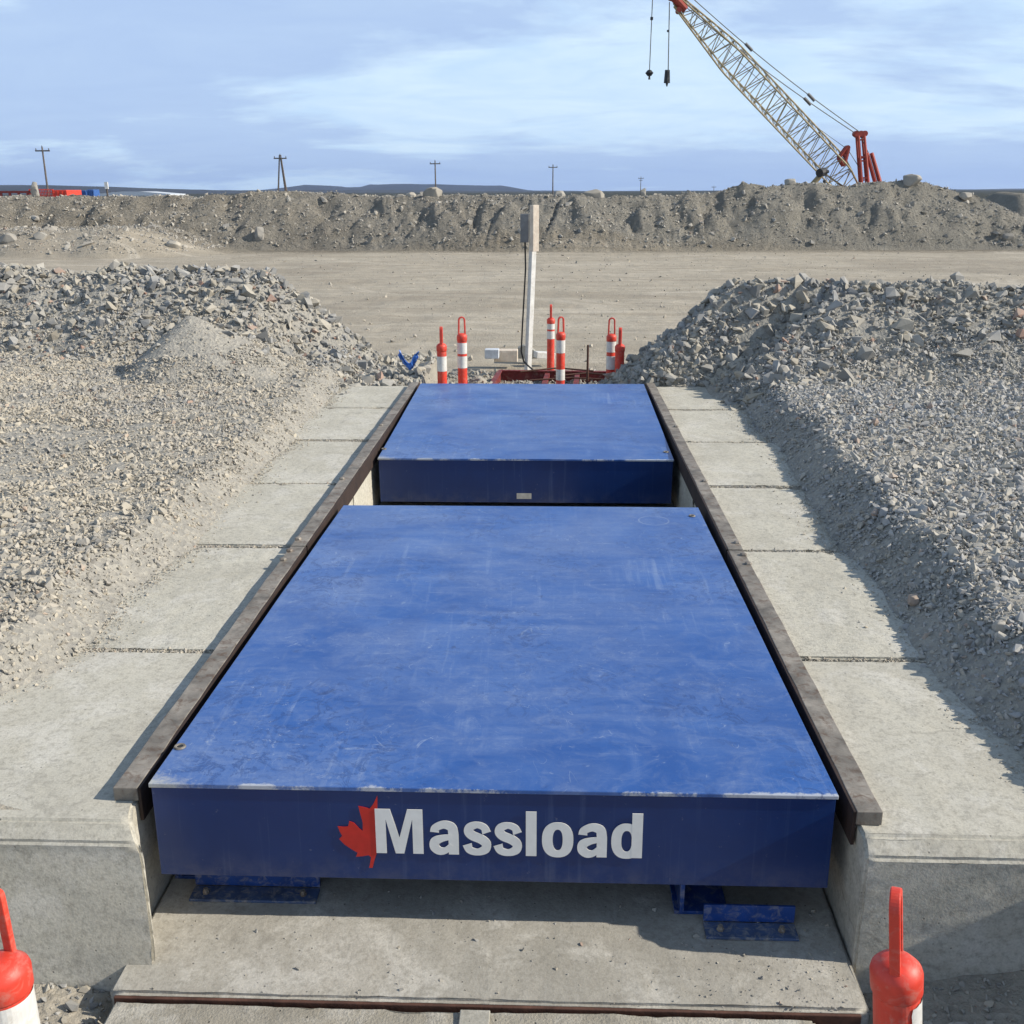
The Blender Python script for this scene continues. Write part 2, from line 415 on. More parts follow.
def m_terrain():
    m, nt, p = mat('site ground'); v = coords(nt)
    a = nt.nodes.new('ShaderNodeAttribute'); a.attribute_name = 'gravel'; g = a.outputs['Fac']
    sp = nt.nodes.new('ShaderNodeSeparateXYZ'); lk(nt, v, sp.inputs[0])
    n1 = noise(nt, v, .22, 7, .6, .5); n2 = noise(nt, v, 2.4, 8, .65); n3 = noise(nt, v, 38, 5, .7)
    sand = mix(nt, ramp(nt, n1, [(.3, 0), (.7, 1)]), (.39, .345, .27), (.51, .46, .37))
    vs = coords(nt, (.13, .9, 1)); st = noise(nt, vs, .8, 9, .70, 2.2)
    sand = mix(nt, ramp(nt, st, [(.36, .65), (.56, 0)]), sand, (.31, .265, .20))
    sand = mix(nt, ramp(nt, st, [(.55, 0), (.72, .6)]), sand, (.62, .55, .44))
    sand = mix(nt, ramp(nt, n2, [(.25, .45), (.6, 0)]), sand, (.26, .235, .195))
    tv = coords(nt, (.5, 1.5, 1)); t1 = noise(nt, tv, .075, 1.5, .4, .3)
    fr_ = math_(nt, 'FRACT', math_(nt, 'MULTIPLY', t1, 17))
    trk = ramp(nt, fr_, [(.40, 0), (.46, .8), (.49, .1), (.52, .8), (.58, 0)])
    trk = math_(nt, 'MULTIPLY', trk, ramp(nt, noise(nt, v, .16, 5, .7), [(.42, 0), (.58, .75)]))
    sand = mix(nt, trk, sand, (.62, .56, .46))
    pat = noise(nt, v, .09, 6, .65, 1.0)
    sand = mix(nt, ramp(nt, pat, [(.50, 0), (.62, .5)]), sand, (.27, .235, .185))
    grey = mix(nt, ramp(nt, n2, [(.3, 0), (.7, 1)]), (.29, .275, .23), (.43, .40, .33))
    vo = voro(nt, v, 34, 'F1', 'Color')
    spk = nt.nodes.new('ShaderNodeSeparateColor'); lk(nt, vo, spk.inputs[0])
    grey = mix(nt, .45, grey, ramp(nt, spk.outputs[0], [(0, (.22, .22, .225)), (.5, (.33, .32, .30)), (1, (.46, .44, .39))]), 'MIX')
    c = mix(nt, g, sand, grey)
    # darker stony soil of the berm, with clods
    gb = ramp(nt, math_(nt, 'DIVIDE', sp.outputs[1], 100), [(.449, 0), (.458, 1)])
    nb_ = noise(nt, v, .9, 9, .75, .5)
    soil = ramp(nt, nb_, [(.30, (.27, .25, .205)), (.48, (.40, .375, .31)), (.66, (.54, .50, .41))])
    gx = ramp(nt, math_(nt, 'ADD', math_(nt, 'MULTIPLY', sp.outputs[0], .01), math_(nt, 'MULTIPLY', n1, .12)), [(-.02, .0), (.12, .42)])
    c = mix(nt, math_(nt, 'MULTIPLY', gb, gx), c, soil)
    # far scrub land beyond the berm
    far = ramp(nt, math_(nt, 'DIVIDE', sp.outputs[1], 1000), [(.075, 0), (.12, 1)])
    c = mix(nt, far, c, (.040, .046, .036))
    c = mix(nt, ramp(nt, n3, [(.3, .35), (.6, 0)]), c, (.16, .145, .115))
    lk(nt, c, p.inputs['Base Color']); p.inputs['Roughness'].default_value = .95
    p.inputs['Specular IOR Level'].default_value = .2
    vd = voro(nt, v, 34)
    b1 = bump(nt, p, n2, .6, .10)
    b2 = bump(nt, p, n3, .6, .02, b1)
    bz_ = noise(nt, v, 1.1, 12, .72, .4); gt = ramp(nt, math_(nt, 'DIVIDE', sp.outputs[1], 100), [(.43, 0), (.45, 1)])
    b2 = bump(nt, p, math_(nt, 'MULTIPLY', bz_, gt), 1.0, .9, b2)
    bump(nt, p, vd, .5, .012, b2)
    return m


M['terrain'] = m_terrain()
M['hill'] = m_simple('scrub covered hill', (.030, .036, .042), .95, 0, .25, .004, 0)

# ------------------------------------------------------------------ object helpers


def tag(o, label=None, cat=None, group=None, kind=None):
    if label: o['label'] = label
    if cat: o['category'] = cat
    if group: o['group'] = group
    if kind: o['kind'] = kind
    return o


def empty(name, loc=(0, 0, 0), rot=(0, 0, 0), **k):
    o = bpy.data.objects.new(name, None); COL.objects.link(o); o.location = loc; o.rotation_euler = rot
    o.empty_display_size = .1
    return tag(o, **k)


def link(name, me, m, parent=None, smooth=False, bevel=0, **k):
    ms = m if isinstance(m, (list, tuple)) else [m]
    for x in ms: me.materials.append(x)
    o = bpy.data.objects.new(name, me); COL.objects.link(o)
    if parent: o.parent = parent
    if smooth:
        me.polygons.foreach_set('use_smooth', [True]*len(me.polygons))
    if bevel:
        b = o.modifiers.new('bevel', 'BEVEL'); b.width = bevel; b.segments = 2; b.limit_method = 'ANGLE'
    return tag(o, **k)


class MB:
    def __init__(s): s.v = []; s.f = []

    def add(s, vs, fs, T=None):
        n = len(s.v)
        s.v += [tuple(T @ Vector(v)) if T else tuple(v) for v in vs]
        s.f += [tuple(i+n for i in f) for f in fs]; return s

    def box(s, x0, x1, y0, y1, z0, z1, T=None):
        return s.add([(x0, y0, z0), (x1, y0, z0), (x1, y1, z0), (x0, y1, z0), (x0, y0, z1), (x1, y0, z1), (x1, y1, z1), (x0, y1, z1)],
                     [(0, 3, 2, 1), (4, 5, 6, 7), (0, 1, 5, 4), (1, 2, 6, 5), (2, 3, 7, 6), (3, 0, 4, 7)], T)

    def tube(s, a, b, r0, r1=None, n=8, caps=True):
        a, b = Vector(a), Vector(b); r1 = r0 if r1 is None else r1
        q = (b-a).to_track_quat('Z', 'Y').to_matrix()
        vs = []
        for p, r in ((a, r0), (b, r1)):
            for i in range(n):
                t = 2*math.pi*i/n; vs.append(p+q @ Vector((r*math.cos(t), r*math.sin(t), 0)))
        fs = [(i, (i+1) % n, n+(i+1) % n, n+i) for i in range(n)]
        if caps: fs += [tuple(range(n))[::-1], tuple(range(n, 2*n))]
        return s.add(vs, fs)

    def path(s, pts, r, n=8):
        for a, b in zip(pts[:-1], pts[1:]): s.tube(a, b, r, r, n)
        return s

    def lathe(s, prof, n=28, T=None, cap=True):
        vs = []; m = len(prof)
        for r, z in prof:
            for i in range(n):
                t = 2*math.pi*i/n; vs.append((r*math.cos(t), r*math.sin(t), z))
        fs = [(k*n+i, k*n+(i+1) % n, (k+1)*n+(i+1) % n, (k+1)*n+i) for k in range(m-1) for i in range(n)]
        if cap: fs += [tuple(range(n))[::-1], tuple(range((m-1)*n, m*n))]
        return s.add(vs, fs, T)

    def prism(s, pts, d, T=None):
        """outline pts in x,z, extruded along y by d"""
        n = len(pts)
        vs = [(x, 0, z) for x, z in pts]+[(x, d, z) for x, z in pts]
        fs = [tuple(range(n)), tuple(range(n, 2*n))[::-1]]+[(i, n+i, n+(i+1) % n, (i+1) % n) for i in range(n)]
        return s.add(vs, fs, T)

    def mesh(s, name):
        me = bpy.data.meshes.new(name); me.from_pydata(s.v, [], s.f); me.validate()
        bm = bmesh.new(); bm.from_mesh(me); bmesh.ops.recalc_face_normals(bm, faces=bm.faces); bm.to_mesh(me); bm.free()
        return me

    def build(s, name, m, parent=None, **k): return link(name, s.mesh(name), m, parent, **k)


def copy_tree(o, parent=None):
    c = o.copy(); COL.objects.link(c); c.parent = parent
    for ch in [x for x in bpy.data.objects if x.parent == o]: copy_tree(ch, c)
    return c

# ------------------------------------------------------------------ ground sheet


def axis(segs):
    out = []
    for a, b, st in segs: out += list(np.arange(a, b, st))
    return out


def geo(a, b, s0, k):
    out = []; x = a; s = s0
    while x < b: out.append(x); x += s; s *= k
    out.append(b); return out


pos = geo(30, 9000, 1.0, 1.35)
XS = np.array([-v for v in pos[::-1]]+axis([(-29.8, -8, .16), (-8, 8, .05), (8, 30, .16)])+pos[0:])
YS = np.array([-60, -30, -12, -6, -3, -1.5]+axis([(-.6, 2.4, .10), (2.4, 13.5, .05), (13.5, 40, .30), (40, 50.5, .16), (50.5, 70, .8)])+geo(70, 9000, 2, 1.3))
GX, GY = np.meshgrid(XS, YS)
GZ = height(GX.ravel(), GY.ravel())
# fine roughness of the broken surface
g_ = attr_gravel(GX.ravel(), GY.ravel())
GZ = GZ+fbm(GX.ravel(), GY.ravel(), 7, 3, 99)*.018*(g_*.8+.2)*(np.abs(GX.ravel()) > 1.5)*(GY.ravel() < 14)
nx, ny = len(XS), len(YS)
me = bpy.data.meshes.new('ground')
me.vertices.add(nx*ny); me.vertices.foreach_set('co', np.stack([GX.ravel(), GY.ravel(), GZ], 1).ravel().astype(np.float32))
ii, jj = np.meshgrid(np.arange(nx-1), np.arange(ny-1)); a0 = (jj*nx+ii).ravel()
Q = np.stack([a0, a0+1, a0+nx+1, a0+nx], 1).astype(np.int32)
me.loops.add(Q.size); me.loops.foreach_set('vertex_index', Q.ravel())
me.polygons.add(len(Q)); me.polygons.foreach_set('loop_start', np.arange(0, Q.size, 4, dtype=np.int32))
me.update(calc_edges=True)
at_ = me.attributes.new('gravel', 'FLOAT', 'POINT'); at_.data.foreach_set('value', g_.astype(np.float32))
link('ground', me, M['terrain'], smooth=True, kind='structure')

# ------------------------------------------------------------------ loose stone


def hull(seed, npts=9, flat=.75):
    rg = np.random.default_rng(seed); P = rg.normal(size=(npts, 3)); P /= np.linalg.norm(P, axis=1)[:, None]
    P *= rg.uniform(.75, 1.1, (npts, 1)); P *= np.array([1, rg.uniform(.55, .95), flat*rg.uniform(.55, 1)])
    bm = bmesh.new()
    for p in P: bm.verts.new(p)
    r = bmesh.ops.convex_hull(bm, input=bm.verts)
    bmesh.ops.delete(bm, geom=[v for v in bm.verts if not v.link_faces], context='VERTS')
    bmesh.ops.triangulate(bm, faces=bm.faces); bm.verts.index_update(); bmesh.ops.recalc_face_normals(bm, faces=bm.faces)
    V = np.array([v.co[:] for v in bm.verts]); F = np.array([[v.index for v in f.verts] for f in bm.faces]); bm.free()
    return V, F


HULLS = [hull(i, 8+i % 5) for i in range(28)]


def scatter_mesh(name, P, S, m, sink=.25, tilt=.7, **k):
    """many loose stones at points P with radius S, one stuff mesh"""
    n = len(P); kind = RNG.integers(0, len(HULLS), n); VV = []; FF = []; off = 0
    for h, (V, F) in enumerate(HULLS):
        idx = np.where(kind == h)[0]
        if not len(idx): continue
        c = len(idx); yaw = RNG.uniform(0, 6.283, c); tx = RNG.normal(0, tilt, c); ty = RNG.normal(0, tilt, c)
        cy, sy, cx, sx, cz, sz = np.cos(ty), np.sin(ty), np.cos(tx), np.sin(tx), np.cos(yaw), np.sin(yaw)
        Z = np.zeros(c); O = np.ones(c)
        Rx = np.stack([O, Z, Z, Z, cx, -sx, Z, sx, cx], 1).reshape(c, 3, 3)
        Ry = np.stack([cy, Z, sy, Z, O, Z, -sy, Z, cy], 1).reshape(c, 3, 3)
        Rz = np.stack([cz, -sz, Z, sz, cz, Z, Z, Z, O], 1).reshape(c, 3, 3)
        Mx = Rz @ Ry @ Rx
        st = RNG.uniform(.7, 1.25, (c, 1, 3))
        W = np.einsum('cij,cvj->cvi', Mx, (V[None]*st)*S[idx][:, None, None])+P[idx][:, None, :]
        W[:, :, 2] += (S[idx]*(.5-sink))[:, None]
        VV.append(W.reshape(-1, 3)); FF.append((F[None]+(np.arange(c)*len(V))[:, None, None]+off).reshape(-1, 3)); off += c*len(V)
    VV = np.concatenate(VV).astype(np.float32); FF = np.concatenate(FF).astype(np.int32)
    me = bpy.data.meshes.new(name); me.vertices.add(len(VV)); me.vertices.foreach_set('co', VV.ravel())
    me.loops.add(FF.size); me.loops.foreach_set('vertex_index', FF.ravel())
    me.polygons.add(len(FF)); me.polygons.foreach_set('loop_start', np.arange(0, FF.size, 3, dtype=np.int32))
    me.polygons.foreach_set('use_smooth', np.zeros(len(FF), bool))
    me.update(calc_edges=True)
    return link(name, me, m, **k)


def inview(P, mg=160):
    u, v, z = project(P); return (z > .3) & (u > -mg*2.2) & (u < 1024+mg*2.2) & (v > -mg) & (v < 1024+mg)


def pts(n, x0, x1, y0, y1, keep=None):
    x = RNG.uniform(x0, x1, n); y = RNG.uniform(y0, y1, n)
    P = np.stack([x, y, height(x, y)], 1); P = P[inview(P)]
    if keep is not None: P = P[keep(P[:, 0], P[:, 1])]
    return P


def logsize(n, med, sg, lo, hi): return np.clip(np.exp(RNG.normal(math.log(med), sg, n)), lo, hi)


# left and right beds of crushed stone
def keepL(x, y):
    a, b = edgeL(x, y); p = np.clip((a+.03-x)/(a-b), 0, 1); fines = fbm(x, y, .55, 3, 301)
    cp = at(188, 318, CONE_Y); cone = (np.hypot(x-cp.x, (y-cp.y)*1.1) < .62)
    return (RNG.uniform(0, 1, len(x)) < (.30+.70*p)*np.clip(.78+1.0*fines, .3, 1)) & (x < a+.02) & (y > 2.8) & ~(cone & (RNG.uniform(0, 1, len(x)) < .93))


P = pts(230000, -9, -1.6, 2.8, 11.4, keepL)
AL, BL_ = edgeL(P[:, 0], P[:, 1]); bankL = np.clip((AL-P[:, 0])/(AL-BL_), .0, 1)
scatter_mesh('gravel', P, logsize(len(P), .0102, .50, .004, .042)*(.55+.45*bankL), M['gravel_L'], kind='stuff', label='dusty beige grey crushed stone bed left of the concrete blocks', cat='gravel')


def keepR(x, y):
    a, b = edgeR(x, y); p = np.clip((x-a+.03)/(b-a), 0, 1); fines = fbm(x, y, .55, 3, 302)
    return (RNG.uniform(0, 1, len(x)) < (.45+.55*p)*np.clip(.85+.9*fines, .4, 1)) & (x > a-.02)


P = pts(240000, 1.55, 9, 2.76, 10.2, keepR)
AL, BL_ = edgeR(P[:, 0], P[:, 1]); bankR = np.clip((P[:, 0]-AL)/(BL_-AL), .0, 1)
scatter_mesh('gravel', P, logsize(len(P), .0118, .52, .0045, .050)*(.6+.4*bankR), M['gravel_R'], kind='stuff', label='blue grey crushed stone bed right of the concrete blocks', cat='gravel')

# blasted rock on the two ridges


def ridge_pts(n, side):
    x = RNG.uniform(-10.5, -1.2, n) if side < 0 else RNG.uniform(.7, 9.5, n)
    y = RNG.uniform(9.8, 13.4, n) if side < 0 else RNG.uniform(9.2, 12.6, n)
    z = height(x, y); P = np.stack([x, y, z], 1)
    keep = inview(P, 120)
    if side < 0:
        cp = at(188, 318, CONE_Y)
        keep &= ~((np.hypot(x-cp.x, (y-cp.y)) < .75) & (y < cp.y+.3) & (RNG.uniform(0, 1, len(x)) < .97)) & ~((y < 10.6) & (z < .3) & (x < -2))
    return P[keep]


for side, nm in ((-1, 'left'), (1, 'right')):
    P = ridge_pts(34000, side)
    P = P[~((np.abs(P[:, 0]) < 1.80) & (P[:, 1] < 10.36))]
    top = P[:, 2]-.12
    S = logsize(len(P), .019, .5, .008, .06)
    big = (RNG.uniform(0, 1, len(P)) < np.clip(top*.20, .015, .17))
    nose = (P[:, 0] > -3.4) if side < 0 else (P[:, 0] < 3.0)
    big |= nose & (RNG.uniform(0, 1, len(P)) < .10)
    S = np.where(big, logsize(len(P), .055, .35, .03, .12), S)
    scatter_mesh('rubble', P, S, M['rubble'], sink=.3, kind='stuff',
                 label='ridge of broken grey rock behind the %s gravel bed' % nm, cat='rubble')
P = pts(2600, .75, 2.1, 10.34, 10.75)
P = np.concatenate([P]); P = P[P[:, 2] > -.3]
scatter_mesh('rubble', P, logsize(len(P), .026, .5, .01, .075), M['rubble'], kind='stuff', label='broken rock at the end of the right concrete blocks', cat='rubble')
# fines and stones behind the scale, on the haul road and on the approach
P = pts(9000, -1.9, 1.3, 10.4, 14.5)
S = logsize(len(P), .018, .55, .008, .08)
scatter_mesh('rubble', P, S, M['rubble'], kind='stuff', label='loose spoil and stones on the ground behind the far deck', cat='rubble')
P = pts(2600, -14, 14, 14, 44)
scatter_mesh('loose_stones', P, logsize(len(P), .022, .5, .01, .10), M['gravel_L'], kind='stuff', label='small stones scattered over the sandy haul road', cat='stones')
P = pts(66000, -38, 36, 40.5, 50.5)
P = P[P[:, 2] > -.45]
scatter_mesh('loose_stones', P, logsize(len(P), .030, .65, .012, .26), M['boulder'], sink=.45, kind='stuff', label='stones and clods all over the long earth berm', cat='stones')


def keepF(x, y):
    return (np.abs(x) > 1.18) | (y < 1.2)


P = pts(16000, -3.0, 3.2, 1.3, 2.69, keepF)
scatter_mesh('loose_stones', P, logsize(len(P), .007, .6, .003, .045), M['rubble'], kind='stuff', label='dirt and pebbles on the ground beside the approach slab', cat='stones')

# ------------------------------------------------------------------ concrete blocks


def concrete_block(x0, x1, y0, y1, z0, z1, seed, front_bevel=0, chip=.07, warp=False, name='concrete_block', m='concrete', **k):
    """block with slightly uneven faces and worn arrises"""
    bm = bmesh.new()
    bmesh.ops.create_cube(bm, size=1)
    for v in bm.verts:
        v.co = ((x0+x1)/2+v.co.x*(x1-x0), (y0+y1)/2+v.co.y*(y1-y0), (z0+z1)/2+v.co.z*(z1-z0))
    if front_bevel:
        es = [e for e in bm.edges if all(abs(v.co.y-y0) < 1e-5 and abs(v.co.z-z1) < 1e-5 for v in e.verts)]
        bmesh.ops.bevel(bm, geom=es, offset=front_bevel, segments=1, affect='EDGES')
    oth = [e for e in bm.edges if len(e.link_faces) == 2 and e.calc_face_angle(0) > .6]
    bmesh.ops.bevel(bm, geom=oth, offset=.010, segments=2, affect='EDGES')
    bmesh.ops.triangulate(bm, faces=bm.faces)
    for _ in range(7):
        es = [e for e in bm.edges if e.calc_length() > .05]
        if not es: break
        bmesh.ops.subdivide_edges(bm, edges=es, cuts=1)
        bmesh.ops.triangulate(bm, faces=[f for f in bm.faces if len(f.verts) > 3])
    P = np.array([v.co[:] for v in bm.verts])
    d = fbm(P[:, 0]+P[:, 2]*1.3, P[:, 1]+P[:, 2]*.7, 3.5, 3, seed)*.004+fbm(P[:, 0]-P[:, 2]*2, P[:, 1]+P[:, 2], 22, 3, seed+3)*.0035
    d2 = np.minimum(0, fbm(P[:, 0]*1+P[:, 2], P[:, 1]-P[:, 2], 9, 3, seed+9)+.30)*chip
    ex = np.minimum(np.abs(P[:, 0]-x0), np.abs(P[:, 0]-x1)); ey = np.minimum(np.abs(P[:, 1]-y0), np.abs(P[:, 1]-y1)); ez = np.abs(P[:, 2]-z1)
    nedge = ((ex < .02).astype(int)+(ey < .02)+(ez < .02)) >= 2
    bm.normal_update()
    for i, v in enumerate(bm.verts):
        v.co += v.normal*float(d[i]*(.5 if warp else 1)+(d2[i]*(0 if warp else 1) if nedge[i] else 0))
    if warp:      # cast lip that closes in on the deck at the front corner
        for v in bm.verts:
            z_ = v.co.z; bt = .10*max(0, min(1, (-.13-z_)/.42))
            if v.co.y < y1-.5: v.co.y -= bt*max(0, min(1, 1-(v.co.y-y0)/.10))
            yf = y0-bt
            w_ = max(0, min(1, 1-(v.co.y-yf)/(2.825-yf)))*min(1, max(0, (v.co.x+1.5)/.345))
            xt = float(np.interp(z_, [-.6, -.42, -.15, -.08, -.05], [-1.045, -1.045, -1.075, -1.095, -1.11]))
            v.co.x += (xt-x1)*w_
    me = bpy.data.meshes.new(name); bm.to_mesh(me); bm.free()
    o = link(name, me, M[m], smooth=True, **k)
    wn = o.modifiers.new('weighted', 'WEIGHTED_NORMAL'); wn.keep_sharp = False
    return o


JY = [2.70, 4.0, 5.37, 6.66, 7.93, 9.20, 10.36]
ordn = ['first and nearest', 'second', 'third', 'fourth', 'fifth', 'sixth and farthest']
for s, sd in ((-1, 'left'), (1, 'right')):
    for i in range(6):
        xi, xo = 1.155, (3.0 if i == 0 else 2.15)
        y0, y1 = JY[i]+(.015 if i else 0), JY[i+1]-.015
        z1 = -.05+random.uniform(-.006, .006)*(i > 0)
        x0, x1 = (xi, xo) if s > 0 else (-xo, -xi)
        o = concrete_block(x0, x1, y0, y1, -.95 if i == 0 else -.60, z1, 400+i*7+s, .05 if i == 0 else 0, chip=.006 if i == 0 else .07, warp=(i == 0 and s < 0), m='concrete_front' if i == 0 else 'concrete',
                           label='%s pale precast concrete block along the %s rail%s' % (ordn[i], sd, ', front face exposed' if i == 0 else ''),
                           cat='concrete block', group='concrete blocks lining the scale pit')
# crumbs in the joints
P = []
for s in (-1, 1):
    for yj in JY[1:-1]:
        n = 420; x = s*RNG.uniform(1.27, 1.95, n); y = yj+RNG.normal(0, .014, n); P.append(np.stack([x, y, np.full(n, -.058)], 1))
P = np.concatenate(P)
scatter_mesh('grit', P, logsize(len(P), .0055, .45, .003, .013), M['gravel_L'], kind='stuff', label='grit and mortar crumbs in the joints between the concrete blocks', cat='grit')
P = []
for s in (-1, 1):
    n = 5200; yy = RNG.uniform(2.8, 10.3, n); a, _b = (edgeL if s < 0 else edgeR)(np.full(n, s*1.8), yy)
    P.append(np.stack([a-s*(RNG.exponential(.045, n)-.05), yy, np.full(n, -.052)], 1))
P = np.concatenate(P); P = P[np.abs(P[:, 0]) > 1.27]
scatter_mesh('grit', P, logsize(len(P), .0036, .5, .0018, .013), M['gravel_L'], kind='stuff', label='spilled chippings along the outer edge of the concrete blocks', cat='grit')

# foundation slab with the steel edge and the lower approach slab
fs = empty('foundation_slab', (0, 2.5, -.5), label='dusty concrete floor slab under the blue decks with a brown steel front edge', cat='concrete slab')
b = concrete_block(-1.15, 1.15, -.0, 7.9, -.30, .015, 900, chip=.012, name='slab', m='slab'); b.parent = fs
MB().box(-1.13, 1.12, -.014, -.003, -.06, .008).build('edge_angle', M['rust'], fs, bevel=.003)
ap = concrete_block(-1.12, .98, -.6, 2.476, -.80, -.492, 910, chip=.02, name='approach_slab', m='broom',
                    label='rough broomed concrete approach slab in front of the steel edge', cat='concrete slab')
bd = MB().box(-.07, .02, 2.30, 2.462, -.488, -.480).build('wood_block', M['concrete_wall'], bevel=.003, label='short pale timber offcut lying on the approach slab', cat='timber')
# grit on the slab
n = 420; P = np.stack([RNG.uniform(-1.05, 1.1, n), RNG.uniform(2.5, 3.0, n), np.full(n, -.487)], 1)
n2 = 260; P2 = np.stack([1.12-RNG.exponential(.16, n2), RNG.uniform(2.5, 2.9, n2), np.full(n2, -.487)], 1)
P = np.concatenate([P, P2]); P = P[np.abs(P[:, 0]) < 1.13]
scatter_mesh('grit', P, logsize(len(P), .0032, .55, .0015, .014), M['rubble'], kind='stuff', label='pebbles and grit lying on the floor slab under the near deck', cat='grit')

# ------------------------------------------------------------------ steel rails
for s, sd in ((-1, 'left'), (1, 'right')):
    for (y0, y1, wh) in ((2.80 if s > 0 else 2.86, 5.235, 'near'), (5.25, 10.27, 'far')):
        r = empty('steel_rail', (s*1.2, y0, -.05), label='%s length of worn steel edge rail on the %s blocks%s' % (wh, sd, ' beside the near blue deck' if wh == 'near' else ' running to the far end'),
                  cat='rail', group='steel rails along the pit')
        L = y1-y0
        mb = MB(); N = int(L/.12)
        x0, x1 = -.052, .028
        if s < 0: x0, x1 = -.028, .052
        rg = random.Random(int(y0*10)+s)
        ys = [L*i/N for i in range(N+1)]; jit = [rg.uniform(-.0022, .0022) for _ in ys]; jz = [rg.uniform(-.0012, .0012) for _ in ys]
        vs = []
        for y, j, z in zip(ys, jit, jz): vs += [(x0+j, y, .0005), (x1+j, y, .0005), (x1+j, y, .048+z), (x0+j, y, .048+z)]
        f = []
        for i in range(N):
            a = i*4
            f += [(a+k, a+(k+1) % 4, a+4+(k+1) % 4, a+4+k) for k in range(4)]
        f += [(0, 1, 2, 3), (N*4+3, N*4+2, N*4+1, N*4)]
        mb.add(vs, f); mb.build('top_flange', M['steel'], r, bevel=.003)
        xv = s*-.050
        MB().box(min(xv, xv-s*.012), max(xv, xv-s*.012), .004, L-.004, -.075, .046).build('web_plate', M['rust_dark'], r, bevel=.002)
        pos_b = [L-.22, L-.08] if wh == 'near' else ([.10, 1.35] + [3.0])
        for yb_ in pos_b:
            t = Matrix.Translation((s*.012, yb_, .0475))
            MB().lathe([(.019, 0), (.019, .007), (.015, .013), (.004, .015)], 6, t).build('bolt', M['steel'], r)

# ------------------------------------------------------------------ scale decks




def deck(y0, z0, y1, z1, label, th=.345):
    L = math.hypot(y1-y0, z1-z0)
    e = empty('scale_deck', (0, y0, z0), (math.atan2(z1-z0, y1-y0), 0, 0), label=label, cat='weighing deck', group='blue weighing decks')
    # top plate, gently dished like real plate
    NX, NY = 24, 36; vs = []; fs = []
    for j in range(NY+1):
        for i in range(NX+1):
            x = -1.1+2.2*i/NX; y = L*j/NY
            w = float(fbm(np.array([x]), np.array([y+y0]), 1.1, 3, 777)[0])*.0035
            vs.append((x, y, w-.001))
    n1 = len(vs)
    for j in range(NY):
        for i in range(NX): a = j*(NX+1)+i; fs.append((a, a+1, a+NX+2, a+NX+1))
    rim = [i for i in range(NX+1)]+[j*(NX+1)+NX for j in range(1, NY+1)]+[NY*(NX+1)+i for i in range(NX-1, -1, -1)]+[j*(NX+1) for j in range(NY-1, 0, -1)]
    low = []
    for r_ in rim: low.append(len(vs)); vs.append((vs[r_][0], vs[r_][1], -.016))
    for k in range(len(rim)): fs.append((rim[k], low[k], low[(k+1) % len(rim)], rim[(k+1) % len(rim)]))
    fs.append(tuple(low))
    MB().add(vs, fs).build('deck_plate', M['deck'], e, bevel=.0025)
    sk = MB().box(-1.094, 1.094, .006, .018, -th, -.0165).build('front_skirt', M['skirt'], e, bevel=.002)
    MB().box(-1.094, 1.094, L-.018, L-.006, -th, -.0165).build('rear_skirt', M['skirt'], e, bevel=.002)
    for sx in (-1, 1):
        MB().box(min(sx*1.094, sx*1.082), max(sx*1.094, sx*1.082), .0185, L-.0185, -th, -.0165).build('side_skirt', M['skirt'], e, bevel=.002)
    MB().box(-1.078, 1.078, .022, L-.022, -th+.012, -th+.03).build('bottom_plate', M['skirt'], e)
    return e, sk, L


def hole(e, x, y, r=.010):
    o = MB().lathe([(r, .0005), (r*1.15, .0045), (r*1.8, .0055), (r*2.1, .0005)], 20, Matrix.Translation((x, y, 0)), cap=False).build('lifting_hole', M['steel'], e)
    MB().lathe([(r, 0), (r, .0025)], 20, Matrix.Translation((x, y, 0))).build('hole_dark', M['black'], o)  # black disc standing in for the dark inside of the hole


e1, sk1, L1 = deck(2.841, .029, 6.073, -.020, 'large near blue weighing deck with white lettering and half maple leaf on its front')
e2, sk2, L2 = deck(7.371, -.052, 10.016, .032, 'smaller far blue weighing deck beyond the gap with a plain front')


def deck_hit(e, px, py):
    """surveyed mark on a deck top -> deck coordinates"""
    M_ = Matrix.Translation(e.location) @ e.rotation_euler.to_matrix().to_4x4(); I = M_.inverted()
    a = I @ CAM; b = I @ at(px, py, 10); d = b-a; return a+d*(-a.z/d.z)


for e, ms in ((e1, [(180, 747), (692, 516)]), (e2, [(384, 449), (666, 452)])):
    for px, py in ms:
        h = deck_hit(e, px, py); hole(e, h.x, h.y)
# lettering
TL = at(376, 808, 2.847); BR = at(643, 856, 2.847); MBt = at(377, 851.5, 2.847)
W_ = BR.x-TL.x; Hc = TL.z-MBt.z
U = W_/5.88/1.0; UZ = Hc


def smooth_path(P, n=7):
    out = []; P = [Vector((*p, 0)) for p in P]
    for i in range(len(P)-1):
        a, b, c, d_ = P[max(i-1, 0)], P[i], P[i+1], P[min(i+2, len(P)-1)]
        for k in range(n):
            t = k/n; out.append(.5*((2*b)+(c-a)*t+(2*a-5*b+4*c-d_)*t*t+(3*b-a-3*c+d_)*t**3))
    return out+[P[-1]]


